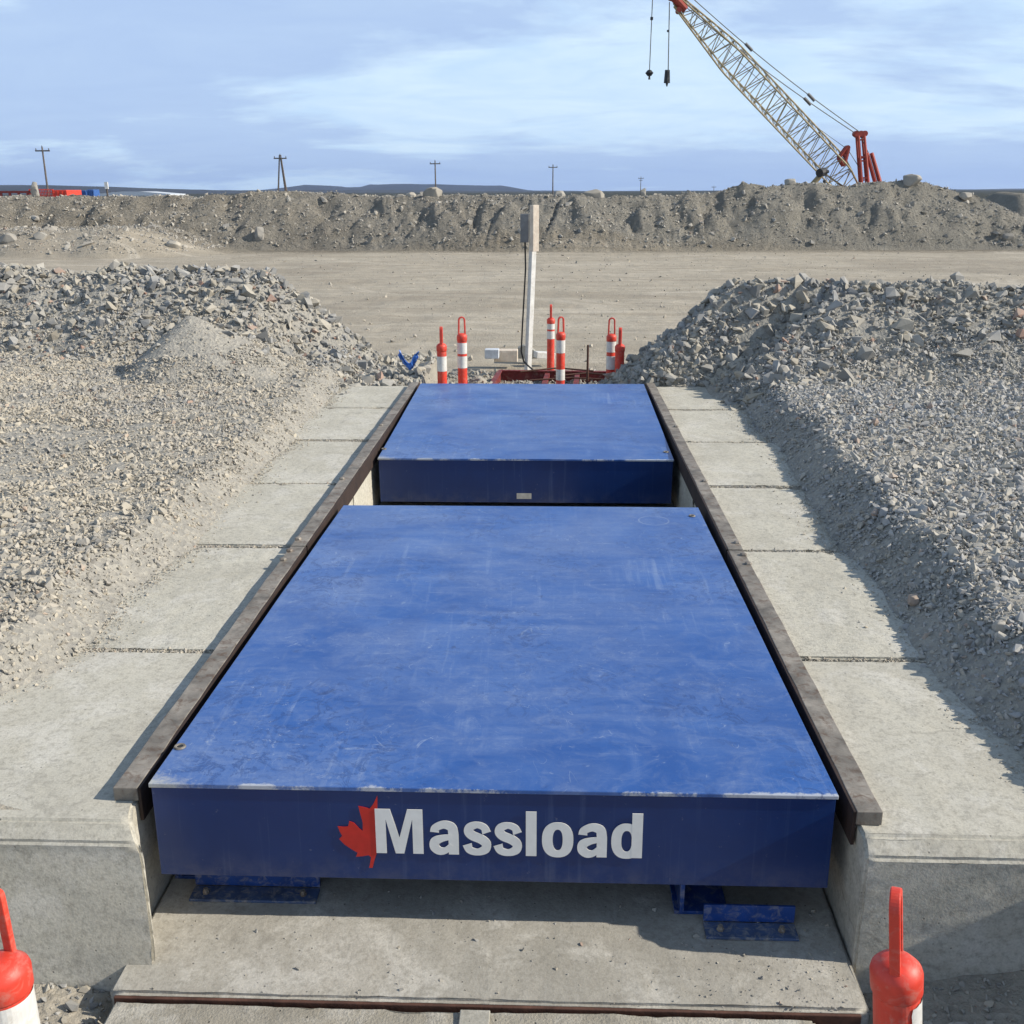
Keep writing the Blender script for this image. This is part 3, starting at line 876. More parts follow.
def ribbon(mb, P, wid, dep):
    pp = smooth_path(P); n = len(pp); vs = []
    wid = np.interp(np.linspace(0, 1, n), np.linspace(0, 1, len(wid)), wid)
    for i, p in enumerate(pp):
        t = (pp[min(i+1, n-1)]-pp[max(i-1, 0)]).normalized(); q = Vector((-t.y, t.x, 0))*float(wid[i])/2
        vs += [p+q, p-q]
    V = [(v.x, -dep, v.y) for v in vs]+[(v.x, 0, v.y) for v in vs]; m_ = len(vs)
    F = []
    for i in range(n-1):
        a = 2*i; F += [(a, a+1, a+3, a+2), (m_+a, m_+a+2, m_+a+3, m_+a+1), (a, a+2, m_+a+2, m_+a), (a+1, m_+a+1, m_+a+3, a+3)]
    F += [(0, m_, m_+1, 1), (2*n-2, 2*n-1, m_+2*n-1, m_+2*n-2)]
    mb.add(V, F)


def ring(mb, cx, cy, rx, ry, ix, iy, dep, n=48, e=2.35):
    def se(a, b, t):
        c, s_ = math.cos(t), math.sin(t); return (cx+a*math.copysign(abs(c)**(2/e), c), cy+b*math.copysign(abs(s_)**(2/e), s_))
    o = [se(rx, ry, 2*math.pi*i/n) for i in range(n)]; q = [se(ix, iy, 2*math.pi*i/n) for i in range(n)]
    V = [(a, -dep, b) for a, b in o+q]+[(a, 0, b) for a, b in o+q]; F = []
    for i in range(n):
        j_ = (i+1) % n; F += [(i, j_, n+j_, n+i), (i, 2*n+i, 2*n+j_, j_), (n+i, n+j_, 3*n+j_, 3*n+i), (2*n+i, 3*n+i, 3*n+j_, 2*n+j_)]
    mb.add(V, F)


LB = MB(); D0 = .0018
LB.prism([(0, 0), (0, 1), (.335, 1), (.525, .36), (.715, 1), (1.05, 1), (1.05, 0), (.82, 0), (.82, .78), (.62, 0), (.43, 0), (.23, .78), (.23, 0)], D0, Matrix.Translation((0, -D0, 0)))


def off(P, x): return [(a+x, b) for a, b in P]


for ox in (1.18, 4.445):
    ribbon(LB, off([(.125, .50), (.15, .60), (.33, .672), (.50, .62), (.54, .48), (.545, .30), (.545, .12), (.545, .0)], ox), [.20, .17, .175, .21, .225, .225, .225, .225], D0)
    ribbon(LB, off([(.50, .40), (.30, .365), (.135, .29), (.125, .16), (.235, .075), (.38, .10), (.50, .22)], ox), [.12, .15, .21, .215, .18, .14, .10], D0+.0003)
for ox in (1.93, 2.61):
    ribbon(LB, off([(.525, .505), (.47, .625), (.32, .68), (.165, .63), (.13, .53), (.21, .44), (.40, .36), (.515, .26), (.49, .13), (.32, .065), (.15, .11), (.095, .235)], ox), [.20, .16, .14, .19, .21, .21, .21, .21, .20, .15, .17, .21], D0)
LB.box(3.32, 3.555, -D0, 0, 0, 1.0)
ring(LB, 4.02, .375, .345, .395, .110, .235, D0)
ring(LB, 5.53, .375, .335, .395, .115, .235, D0)
LB.box(5.64, 5.875, -D0-.0003, 0, 0, 1.0)
me = LB.mesh('lettering')
for v in me.vertices: v.co = (v.co.x*U, v.co.y, v.co.z*UZ)
lt = link('lettering', me, M['letter'], sk1)
inv = (Matrix.Translation(e1.location) @ e1.rotation_euler.to_matrix().to_4x4()).inverted()
lp = inv @ MBt; lt.location = (lp.x, .0035, lp.z); 
# half maple leaf, outline measured on the photo, fattened to a thin decal
lf = [(377.5, 795), (373.5, 803.5), (370, 808), (363.5, 806.5), (358.5, 805.5), (360.5, 813), (363, 822), (363, 830), (359.5, 827.5), (354, 822), (349.5, 820.5), (348.5, 825.5), (343.5, 826), (338, 825.5), (340, 830.5), (342.5, 835), (339.5, 838), (345, 843.5), (352.5, 848.5), (358, 851.5), (356.5, 855.5), (363, 855), (369, 854), (371.5, 856), (370.5, 862), (369.5, 866.5), (373, 866.5), (374.5, 860), (377, 852)]
pl = [inv @ at(a, b, 2.847) for a, b in lf]
MB().prism([(p.x, p.z) for p in pl], .0015, Matrix.Translation((0, .0032, 0))).build('maple_leaf', M['leaf'], sk1)
# serial plate on the far deck's front
inv2 = (Matrix.Translation(e2.location) @ e2.rotation_euler.to_matrix().to_4x4()).inverted()
sp_ = inv2 @ at(524, 496.5, 7.375)
MB().box(sp_.x-.055, sp_.x+.055, .002, .0055, sp_.z-.022, sp_.z+.022).build('serial_plate', M['plate'], sk2, bevel=.001)

# load cell mounts under the near deck


def mount(x, side, label):
    e = empty('load_cell_mount', (x, 2.93 if side > 0 else 3.06, -.485), label=label, cat='bracket', group='mounts under the near deck')
    MB().box(-.09, .09, -.02, .22, .0008, .014).build('base_plate', M['blue_steel'], e, bevel=.002)
    w = .30
    xa, xb = (0.0, w) if side > 0 else (.0, .44)
    MB().box(xa, xb, -.065, -.055, .012, .075).build('angle_upright', M['blue_steel'], e, bevel=.002)
    MB().box(xa, xb, -.14, -.0655, .0008, .011).build('angle_foot', M['blue_dusty'], e, bevel=.002)
    MB().box(-.075, -.06, -.03, .18, .0145, .150).build('side_plate', M['blue_steel'], e, bevel=.002)
    MB().lathe([(.038, .0145), (.038, .06), (.03, .07), (.03, .152)], 16, Matrix.Translation((.02, .17, 0))).build('load_cell', M['steel'], e)
    for bx, by in ((xa+.05, -.105), (xb-.05, -.105)):
        MB().lathe([(.012, .011), (.012, .018), (.008, .022), (.008, .03)], 6, Matrix.Translation((bx, by, 0))).build('bolt', M['steel'], e)


mount(-1.045, -1, 'blue steel mount under the left front corner of the near deck')
mount(.705, 1, 'blue steel mount under the right front corner of the near deck')

# ------------------------------------------------------------------ delineator posts


def delineator(x, y, z0, h, rz, bands, label, r=.052, near=False, peel=False, tilt=(0, 0)):
    e = empty('delineator_post', (x, y, z0), (tilt[0], tilt[1], rz), label=label, cat='delineator', group='orange delineator posts')
    hb = h-.19
    n = 40 if near else 24
    MB().lathe([(.15, 0), (.15, .02), (.11, .045), (.07, .055), (r*1.05, .06)], n).build('rubber_base', M['black'], e, smooth=False)
    MB().lathe([(r*1.0, .06), (r*.97, hb-.075)], n).build('tube', M['red_plastic'], e, smooth=False)
    q = hb-.075
    cap = MB().lathe([(r*1.0, q), (r*1.07, q+.006), (r*1.08, q+.050), (r*1.03, q+.060), (r*.80, q+.074), (r*.55, q+.082), (r*.2, q+.085)], n).build('cap', M['red_plastic'], e, smooth=True)
    # strap loop handle, flat in section
    th, wd = (.015, .0115) if near else (.016, .015)
    out = []; inn = []
    hw = .038; H = .19; z_ = q+.070
    for i in range(17):
        t = math.pi*i/16; out.append((hw*math.cos(t), z_+H-hw+hw*math.sin(t))); inn.append(((hw-th)*math.cos(t), z_+H-hw+(hw-th)*math.sin(t)))
    out = [(hw*1.12, z_)]+out+[(-hw*1.12, z_)]; inn = [(hw*1.12-th, z_)]+inn+[(-(hw*1.12-th), z_)]
    m_ = len(out); vs = []
    for yy in (-wd, wd):
        vs += [(a, yy, c) for a, c in out]+[(a, yy, c) for a, c in inn]
    fs = []
    for i in range(m_-1):
        fs += [(i, i+1, m_+i+1, m_+i), (2*m_+i, 3*m_+i, 3*m_+i+1, 2*m_+i+1), (i, 2*m_+i, 2*m_+i+1, i+1), (m_+i, m_+i+1, 3*m_+i+1, 3*m_+i)]
    fs += [(0, m_, 3*m_, 2*m_), (m_-1, 3*m_-1, 4*m_-1, 2*m_-1)]
    MB().add(vs, fs).build('handle', M['red_plastic'], e, bevel=.003)
    for k, (a, b) in enumerate(bands):
        zt, zb = h*a, h*b
        mb = MB(); rr = r*1.02; N = 36
        if peel:      # a torn sticker that covers only part of the tube
            vs = []; rg = random.Random(5)
            A0, A1 = -2.48, -1.0; NN = 26; MM = 10
            for j in range(MM+1):
                for i in range(NN+1):
                    u = i/NN; v_ = j/MM
                    lo = A0+.10*math.sin(v_*7)+.05*math.sin(v_*19+1)+.15*v_
                    ang = lo+(A1-lo)*u
                    zz = zb+(zt-zb)*v_+.010*math.sin(u*9)*(v_ > .9)-.03*(1-u)*(v_ > .9)
                    vs.append((rr*math.cos(ang), rr*math.sin(ang), zz))
            mb.add(vs, [(j*(NN+1)+i, j*(NN+1)+i+1, (j+1)*(NN+1)+i+1, (j+1)*(NN+1)+i) for j in range(MM) for i in range(NN)])
        else:
            mb.lathe([(rr, zb), (rr, zt)], N, cap=False)
        mb.build('reflective_band', M['reflective'], e)
    return e


def place(px, ytop, Y, h, rz, bands, label, lean=0, **k):
    t = at(px, ytop, Y); rz += math.atan2(t.y-CAM.y, t.x-CAM.x)-R(90)
    e = delineator(t.x-h*math.sin(lean), t.y, t.z-h, h, rz, bands, label, **k)
    e.rotation_euler = (Matrix.Rotation(lean, 3, 'Y') @ Matrix.Rotation(rz, 3, 'Z')).to_euler(); return e


# the two beside the camera, standing on the approach
place(896, 886, 1.88, 1.02, R(90), [(.745, .58)], 'bright orange red delineator post at the bottom right with a torn white sticker', near=True, peel=True, lean=R(-6.5))
place(-14, 889, 1.80, 1.02, R(45), [(.735, .50)], 'orange red delineator post with a broad white band, cut by the left photo edge', near=True, r=.056)

place(441, 326, 10.9, 1.06, R(85), [(.70, .55), (.33, .10)], 'leftmost far delineator post with white bands split by a wide red one')
place(461.5, 316, 11.0, 1.06, R(8), [(.735, .625), (.60, .48)], 'far delineator post with loop handle, second from the left')
place(551, 304, 14.2, 1.00, R(88), [(.735, .66), (.635, .53)], 'slim delineator post just right of the signpost, farther back')
place(561, 316, 12.0, 1.06, R(20), [(.74, .60), (.42, .30)], 'delineator post in front of the red steel tray right of the signpost')
place(612, 317, 11.4, 1.06, R(5), [(.75, .64), (.60, .46)], 'delineator post with loop handle and two white bands by the right ridge')
place(620.5, 327, 11.2, 1.02, R(84), [], 'plain delineator post without white bands, rightmost of the far ones')

# thin stake
t = at(588, 345, 11.6)
MB().tube((t.x, t.y, t.z-.75), tuple(t), .014, .012, 6).build('stake', M['rust'], label='thin dark iron stake between the far delineator posts', cat='stake')

# ------------------------------------------------------------------ signpost behind the scale
bp = at(528, 366, 14.0); tp = at(534.5, 206, 14.0)
sg = empty('signpost', tuple(bp), label='tall white timber signpost seen edge-on behind the far deck', cat='signpost')
d = tp-bp
ax = d.to_track_quat('Z', 'Y').to_matrix().to_4x4()
o = MB().box(-.036, .036, -.036, .036, -.25, d.length, ax @ Matrix.Rotation(R(38), 4, 'Z')).build('post', M['white_paint'], sg, bevel=.004)
up = d.normalized(); 
TB = Matrix.Translation((d.x, d.y-.125, d.z-.57)) @ Matrix.Rotation(R(32), 4, 'Z')
MB().box(-.045, .045, -.045, .045, 0, .585, TB).build('sign_board', M['tan'], sg, bevel=.004)
MB().box(d.x-.185, d.x-.075, d.y-.05, d.y+.07, d.z-.46, d.z-.10).build('enclosure', M['grey_box'], sg, bevel=.004)
pc = [Vector((d.x*h_/d.z+o_, d.y*h_/d.z-.01, h_)) for h_, o_ in ((d.z-.462, -.105), (d.z-.8, -.085), (1.1, -.088), (.5, -.098), (.2, -.10), (.06, -.06))]+[Vector((.08, -.25, -.02))]
MB().path(pc, .012, 6).build('cable', M['black'], sg)

# ------------------------------------------------------------------ red steel tray and bits round it
c = at(553, 366, 13.6)
tr = empty('steel_tray', (c.x+.02, 13.15, -.74), (0, 0, R(-3)), label='open red oxide steel tray in the spoil behind the far deck', cat='steel tray')
MB().box(-.75, .80, -.55, .55, .02, .035).build('floor_plate', M['maroon'], tr)
for (a, b, cc, dd, nm) in ((-.75, .80, -.56, -.552, 'long_side'), (-.75, .80, .552, .56, 'long_side'), (-.76, -.752, -.56, .56, 'short_side'), (.802, .81, -.56, .56, 'short_side')):
    MB().box(a, b, cc, dd, .0, .26).build(nm, M['maroon'], tr)
for (a, b, cc, dd) in ((-.78, .83, -.60, -.53), (-.78, .83, .53, .60), (-.80, -.73, -.53, .53), (.78, .85, -.53, .53)):
    MB().box(a, b, cc, dd, .262, .28).build('rim', M['maroon'], tr, bevel=.003)
MB().box(-.15, -.09, -.552, .552, .20, .255).build('cross_bar', M['maroon'], tr)
MB().box(.25, .31, -.552, .552, .20, .255).build('cross_bar', M['maroon'], tr)
for k_, (a, b, z) in enumerate(((-.3, .75, .30), (.0, .8, .32), (-.45, .5, .34))):
    MB().path([(a, -.3+.2*k_, z), ((a+b)/2, -.2+.25*k_, z+.02), (b, -.25+.2*k_, z+.01)], .011, 6).build('rebar', M['rust'], tr)


def rock(name, loc, s, seed, m, sq=(1, 1, 1), **k):
    bm = bmesh.new(); rg = np.random.default_rng(seed)
    for _ in range(26):
        p = rg.normal(size=3); p /= np.linalg.norm(p); p *= rg.uniform(.85, 1.05); bm.verts.new(tuple(np.sign(p)*np.abs(p)**.75*np.array(sq)*s))
    bmesh.ops.convex_hull(bm, input=bm.verts)
    bmesh.ops.delete(bm, geom=[v for v in bm.verts if not v.link_faces], context='VERTS')
    bmesh.ops.bevel(bm, geom=list(bm.edges), offset=s*.05, segments=1, affect='EDGES')
    me = bpy.data.meshes.new(name); bm.to_mesh(me); bm.free()
    o = link(name, me, m, **k); o.location = loc; return o


p = at(492, 351, 14.6)
MB().box(-.10, .10, -.08, .08, 0, .13).build('concrete_brick', M['pale'], bevel=.008, label='small white block lying left of the steel tray', cat='block').location = (p.x, p.y, p.z-.10)
p = at(506, 353, 14.8)
o = MB().box(-.17, .17, -.09, .09, 0, .17).build('timber_block', M['tan'], bevel=.01, label='tan timber block behind the left end of the steel tray', cat='timber'); o.location = (p.x, p.y, p.z-.12)
p = at(526, 352, 15.2)
o = MB().prism([(-.16, 0), (.17, 0), (.13, .12), (-.02, .20), (-.12, .16)], .16).build('concrete_chunk', M['concrete_wall'], bevel=.008, label='grey broken concrete chunk behind the signpost foot', cat='concrete chunk'); o.location = (p.x, p.y, p.z-.10)
p = at(544, 354, 15.0)
o = MB().box(-.14, .14, -.08, .08, 0, .09).build('plank', M['white_paint'], bevel=.006, label='short pale plank right of the signpost foot', cat='timber'); o.location = (p.x, p.y, p.z-.06); o.rotation_euler = (0, R(6), R(20))

# crumpled blue plastic on the left ridge foot
bm = bmesh.new(); bmesh.ops.create_grid(bm, x_segments=22, y_segments=16, size=.5)
for v in bm.verts:
    x, y = v.co.x, v.co.y
    n_ = fbm(np.array([x*2]), np.array([y*2]), 2.6, 3, 5)[0]; n2_ = fbm(np.array([x*2+4]), np.array([y*2]), 2.6, 3, 8)[0]
    v.co = (x*.20+n2_*.03, -y*.10+n_*.05, -.06+.34*abs(x)**1.3+y*.085+n_*.035)
me = bpy.data.meshes.new('plastic_sheet'); bm.to_mesh(me); bm.free()
o = link('plastic_sheet', me, M['blue_plastic'], label='crumpled scrap of bright blue plastic caught in the rubble behind the left rail', cat='plastic sheet')
s_ = o.modifiers.new('solid', 'SOLIDIFY'); s_.thickness = .003
bpt = at(409, 361, 11.0); o.location = bpt

# ------------------------------------------------------------------ boulders on the berm
BL = [(173, 236, 42.5, .28, 'pair of pale flat boulders at the foot of the sandy terrace, larger one'), (259, 228, 46.3, .34, 'pale upright boulder low on the berm left of centre'),
      (433, 196, 48.6, .42, 'wide pale boulder on the berm crest left of the signpost'), (411, 197, 48.8, .22, 'small pointed boulder on the berm crest left of the wide pale one'),
      (593, 195, 48.8, .46, 'large pale tan boulder on the berm crest right of the signpost'), (560, 194, 48.9, .25, 'round boulder on the crest between signpost and large tan boulder'),
      (643, 192, 48.9, .22, 'narrow upright boulder on the berm crest under a power pole'), (790, 184, 48.8, .26, 'dark round boulder on the high crest left of the small crane'),
      (912, 187, 48.9, .42, 'broad pale boulder on the highest part of the berm right of the crane'), (966, 195, 48.6, .26, 'dark boulder on the descending right end of the berm'),
      (1008, 233, 46.3, .22, 'dark boulder low on the berm at the right edge'), (40, 233, 42.6, .26, 'grey boulder on the sandy terrace at the far left'), (8, 236, 42.4, .34, 'largest of the grey boulders on the terrace at the left edge')]
for i, (px, py, Y, s, lb) in enumerate(BL):
    q = at(px, py, Y); hz = float(height(np.array([q.x]), np.array([Y]))[0])
    rock('boulder', (q.x, Y, max(hz+s*.2, q.z-s*.2) if py < 200 else hz+s*.25), s, 40+i, M['boulder'], sq=(1.15, .9, .8) if 'upright' not in lb else (.7, .7, 1.15), label=lb, cat='boulder', group='boulders on the berm')
# a few single stones that stand out nearby
for i, (px, py, Y, s, lb) in enumerate([(783, 372, 9.75, .06, 'pale squarish stone at the foot of the right ridge'), (994, 660, 3.9, .03, 'tan rounded stone at the edge of the right gravel'),
                                        (912, 611, 4.5, .032, 'light grey stone on the shaded right bank')]):
    q = at(px, py, Y); hz = float(height(np.array([q.x]), np.array([Y]))[0]); rock('stone', (q.x, Y, hz+s*.5), s, 90+i, M['boulder'], label=lb, cat='stone')

for i, (px, py, Y, s, lb) in enumerate([(990, 995, 2.15, .055, 'dusty cobble on the shaded dirt near the right edge'), (1012, 985, 2.25, .035, 'small grey cobble beside the dusty one at the right edge'),
                                        (935, 972, 2.35, .028, 'angular stone against the foot of the right front block'), (975, 952, 2.5, .026, 'flat angular stone on dirt below the right front block')]):
    q = at(px, py, Y); hz = float(height(np.array([q.x]), np.array([Y]))[0]); rock('stone', (q.x, Y, hz+s*.3), s, 120+i, M['boulder'], sq=(1.2, .8, .7), label=lb, cat='stone')

# ------------------------------------------------------------------ power poles


def pole(px, ytop, Y, h, label, aframe=False, double=False):
    t = at(px, ytop, Y); e = empty('power_pole', (t.x, t.y, t.z-h), label=label, cat='power pole', group='power poles on the horizon')
    if aframe:
        for sx in (-1, 1): MB().tube((sx*1.15, 0, 0), (sx*.12, 0, h), .19, .13, 8).build('leg', M['wood'], e)
        MB().tube((.2, 2.5, 0), (0, .1, h*.95), .12, .10, 8).build('brace', M['wood'], e)
    else:
        MB().tube((0, 0, 0), (0, 0, h), .20, .14, 8).build('shaft', M['wood'], e)
    a = MB().box(-1.3, 1.3, -.08, .08, h-.75, h-.52).build('crossarm', M['wood'], e)
    if double: MB().box(-.9, .9, -.08, .08, h-1.6, h-1.4).build('crossarm', M['wood'], e)
    for x in (-1.15, 0.0, 1.15):
        MB().lathe([(.05, h-.519), (.10, h-.42), (.10, h-.30), (.05, h-.20)] if x else [(.05, h+.001), (.10, h+.08), (.10, h+.16), (.04, h+.25)], 8, Matrix.Translation((x, 0, 0))).build('insulator', M['grey_box'], a)


pole(42, 147, 188, 11, 'tall leaning power pole at the far left above the red equipment')
pole(280, 155, 215, 10, 'two legged power pole shaped like a narrow letter A', aframe=True)
pole(435, 161, 263, 10.5, 'power pole left of the signpost above the mesa')
pole(553, 165, 310, 10.5, 'power pole just right of the signpost')
pole(641, 177, 520, 11, 'distant power pole between signpost and crane', double=True)
pole(714, 186, 640, 6.5, 'shortest and most distant power pole beside the raised part of the berm')

# ------------------------------------------------------------------ lattice boom crane
CY = 92.0


def cpt(px, py, dy=0): q = at(px, py, CY); return Vector((q.x, q.y+dy, q.z))


foot = cpt(861, 196); tip = cpt(677, 1)
cr = empty('crawler_crane', (cpt(880, 215).x, CY, -.6), label='big lattice boom crawler crane with red gantry standing behind the berm', cat='crane')
org = Vector(cr.location)


def cb(mb, name, m, parent=cr, **k):
    mb.v = [tuple(Vector(v)-org) for v in mb.v]; return mb.build(name, m, parent, **k)


d = (tip-foot); Lb = d.length; dn = d.normalized(); side = Vector((0, 1, 0)); nrm = side.cross(dn).normalized()
if nrm.z < 0: nrm = -nrm


def sect(t):   # half size of the boom's section along it
    w = min(1, .22+t/.13*.78) if t < .13 else (1 if t < .72 else 1-(t-.72)/.28*.62)
    return 1.02*w


N = 34; mb = MB(); prev = None; rch = .075
yaw_sk = .30
for i in range(N+1):
    t = i/N; c0 = foot+d*t; w = sect(t)
    cs = [c0+nrm*w*a+(side*w*b)+(dn*w*b*yaw_sk)*1.0+nrm*w*b*.35 for a, b in ((-1, -1), (-1, 1), (1, 1), (1, -1))]
    if prev:
        for k in range(4):
            mb.tube(prev[k], cs[k], rch, rch, 5, False)
            kk = (k+1) % 4
            if i % 2: mb.tube(prev[k], cs[kk], .035, .035, 4, False)
            else: mb.tube(prev[kk], cs[k], .035, .035, 4, False)
            if i % 2: mb.tube(cs[k], cs[kk], .035, .035, 4, False)
    prev = cs
cb(mb, 'lattice_boom', M['crane_grey'])
mb = MB()
for dy in (-.45, .45):
    mb.tube(tip+side*dy-dn*1.0, tip+side*dy+dn*1.1, .22, .25, 8)
mb.tube(tip+dn*.6+Vector((0, -.6, 0)), tip+dn*.6+Vector((0, .6, 0)), .33, .33, 14)
mb.tube(tip-dn*.6-nrm*.4+Vector((0, -.5, 0)), tip-dn*.6-nrm*.4+Vector((0, .5, 0)), .22, .22, 12)
cb(mb, 'boom_head', M['crane_red'])
# gantry: twin red legs with head
gh = cpt(859.5, 134); g1 = cpt(861.5, 188); g2_ = cpt(868, 188)
mb = MB()
for dy in (-.3, .3):
    mb.tube(cpt(857.5, 136, dy), cpt(861.8, 196, dy), .11, .12, 6)
    mb.tube(cpt(863.4, 136, dy), cpt(868.6, 196, dy), .11, .12, 6)
for py in (140, 157, 161, 178): mb.tube(cpt(858+(py-136)*.07, py, -.3), cpt(863.5+(py-136)*.08, py, -.3), .07, .07, 5)
for py in (137, 158, 180): mb.tube(cpt(860+(py-136)*.07, py, -.3), cpt(860+(py-136)*.07, py, .3), .07, .07, 5)
cb(mb, 'gantry_mast', M['crane_red'])
mb = MB()
for px in (856, 860, 864): mb.tube(cpt(px, 133.8, -.35), cpt(px, 133.8, .35), .24, .24, 10)
mb.box(*sum([[min(a, b), max(a, b)] for a, b in ((cpt(855.5, 134).x, cpt(864, 134).x),)], []), CY-.3, CY+.3, cpt(860, 137.5).z, cpt(860, 134.5).z)
cb(mb, 'sheave_head', M['crane_red'])
for (a, b, c_, d_) in ((867, 153, 879, 196), (871.5, 153, 884, 196)):
    mb = MB()
    for dy in (-.12, .12): mb.tube(cpt(a, b, dy), cpt(c_, d_, dy), .13, .15, 6)
    cb(mb, 'back_stay', M['crane_red'])
# red struts on the boom's back
mb = MB()
for dy in (-.25, .25):
    for (a, b, c_, d_, r1) in ((846, 147.5, 838.5, 158, .13), (838.5, 158, 843.5, 166, .13), (848, 149, 843.8, 166, .13), (842, 153, 845.5, 157, .09), (839, 158, 844.5, 161, .09), (844, 150.5, 847, 154, .08)):
        mb.tube(cpt(a, b, dy), cpt(c_, d_, dy), r1, r1, 6)
mb.tube(cpt(847, 147.8, -.35), cpt(847, 147.8, .35), .2, .2, 8)
cb(mb, 'jib_strut', M['crane_red'])
for dy in (-.35, .35):
    p0, p3 = cpt(858, 133+dy*3, dy), tip+nrm*(.5-dy*1.0)+side*dy
    sag = [p0+(p3-p0)*t-Vector((0, 0, 1))*1.0*math.sin(math.pi*t)*.35 for t in [i/10 for i in range(11)]]
    mb = MB().path(sag, .038, 5)
    for t in (.28, .64): q = p0+(p3-p0)*t-Vector((0, 0, .3)); mb.tube(q-dn*.4, q+dn*.4, .13, .13, 6)
    cb(mb, 'pendant_line', M['cable'])
cb(MB().path([cpt(845, 147.5), cpt(790, 108), cpt(735, 58), tip+nrm*.6], .022, 4), 'luffing_line', M['cable'])
cb(MB().path([cpt(847, 148), cpt(862, 172)], .03, 4), 'luffing_line', M['cable'])
cb(MB().path([cpt(861, 137), cpt(868.5, 153)], .04, 4), 'stay_rope', M['cable'])
q0 = cpt(671, -2)
for (x, yb, nm) in ((668.2, 70, 'hook_block'),):
    cb(MB().path([cpt(669.5, 2), cpt(x, yb)], .04, 4), 'hoist_line', M['cable'])
    cb(MB().tube(cpt(x-.1, 30), cpt(x-.1, 32), .1, .1, 5), 'rope_socket', M['black'])
    cb(MB().tube(cpt(x-.8, yb), cpt(x-1.3, 83), .20, .26, 8).tube(cpt(x-1.3, 83), cpt(x-1.3, 86.5), .12, .05, 6), nm, M['black'])
# whip line reaching out from the small jib above the frame
jt = cpt(653, -12)
cb(MB().path([tip+dn*1.2, jt], .14, 6), 'whip_jib', M['crane_red'])
cb(MB().path([jt, cpt(649.5, 70)], .035, 4), 'hoist_line', M['cable'])
cb(MB().tube(cpt(651.8, 17), cpt(651.6, 20), .13, .13, 6), 'rope_socket', M['black'])
cb(MB().tube(cpt(649.5, 70), cpt(649.4, 73), .14, .34, 8).tube(cpt(649.4, 73), cpt(649.4, 76), .34, .16, 8).tube(cpt(649.4, 76), cpt(649.3, 79.5), .08, .10, 6), 'hook_ball', M['black'])
# machinery house, cab and crawlers, hidden from here by the berm
hx = cpt(882, 200).x
gz = -.6
cb(MB().box(hx-4.3, hx+3.0, CY-1.6, CY+1.6, gz+1.2, gz+2.5), 'machinery_house', M['crane_red'], bevel=.08)
cb(MB().box(hx-5.3, hx-4.31, CY-1.6, CY-.3, gz+1.3, gz+2.45), 'cab', M['grey_box'], bevel=.06)
cb(MB().lathe([(1.1, .95), (1.1, 1.19)], 20, Matrix.Translation((hx-1, CY, gz))), 'turntable', M['cable'])
for dy in (-2.2, 2.2):
    pr = [(-3.6, .5), (-3.3, .1), (-2.9, 0), (2.9, 0), (3.3, .1), (3.6, .5), (3.3, .9), (2.9, 1.0), (-2.9, 1.0), (-3.3, .9)]
    cb(MB().prism(pr, .9, Matrix.Translation((hx-1, CY+dy-.45, gz))), 'crawler_track', M['black'])
cb(MB().box(hx-2.0, hx, CY-1.74, CY+1.74, gz+.35, gz+.94), 'carbody', M['cable'])

# small telescopic crane, only its boom head shows over the berm
q = at(812, 188, 80)
sc_ = empty('telescopic_crane', (q.x-6, 80, -.6), label='small telescopic boom crane with a dark head peeping over the berm', cat='crane')
o0 = Vector(sc_.location)


def sb(mb, name, m): mb.v = [tuple(Vector(v)-o0) for v in mb.v]; return mb.build(name, m, sc_)


a_, b_ = at(806, 192, 80), at(822.5, 173, 80)
low_ = a_+(a_-b_)*1.0; low_.z = max(low_.z, 1.2)
sb(MB().tube(low_, a_, .28, .26, 8), 'base_boom', M['tan']); sb(MB().tube(a_, b_, .22, .19, 8), 'fly_boom', M['crane_grey'])
sb(MB().tube(b_+Vector((-.3, -.3, 0)), b_+Vector((.2, .3, .1)), .30, .30, 10).tube(b_, b_+Vector((.45, 0, .12)), .22, .10, 8), 'boom_head', M['black'])
sb(MB().path([b_+Vector((.35, 0, 0)), at(824.5, 180, 80)], .012, 4), 'hoist_line', M['cable'])
sb(MB().tube(at(824.5, 180, 80), at(824.5, 184, 80), .12, .14, 8), 'hook_block', M['black'])
sb(MB().box(low_.x-3.6, low_.x+1.5, 78.8, 81.2, -.05, 1.1), 'carrier', M['tan'])
for wx in (-2.8, -1.4, .8):
    for wy in (78.65, 81.1): sb(MB().tube((low_.x+wx, wy, 0), (low_.x+wx, wy+.3, 0), .58, .58, 16), 'wheel', M['black'])

# ------------------------------------------------------------------ things at the far left beyond the berm
YL = 72


def far_box(px0, px1, pyt, name, m, label, cat, Y=YL, depth=2.4, extra=None):
    a, b = at(px0, pyt, Y), at(px1, pyt, Y); z0 = -.6; w = b.x-a.x; h = a.z-z0
    e = empty(name, ((a.x+b.x)/2, Y, z0), label=label, cat=cat)
    MB().box(-w/2, w/2, 0, depth, .15, h).build('body', m, e, bevel=.03)
    n = max(3, int(w/.4)); rb = MB()
    for i in range(n+1): x = -w/2+w*i/n; rb.box(x-.04, x+.04, -.05, -.002, .2, h-.06)
    rb.build('ribs', m, e)
    for x in (-w/2+.15, w/2-.15): MB().box(x-.1, x+.1, .1, depth-.1, 0, .149).build('skid', M['black'], e)
    return e


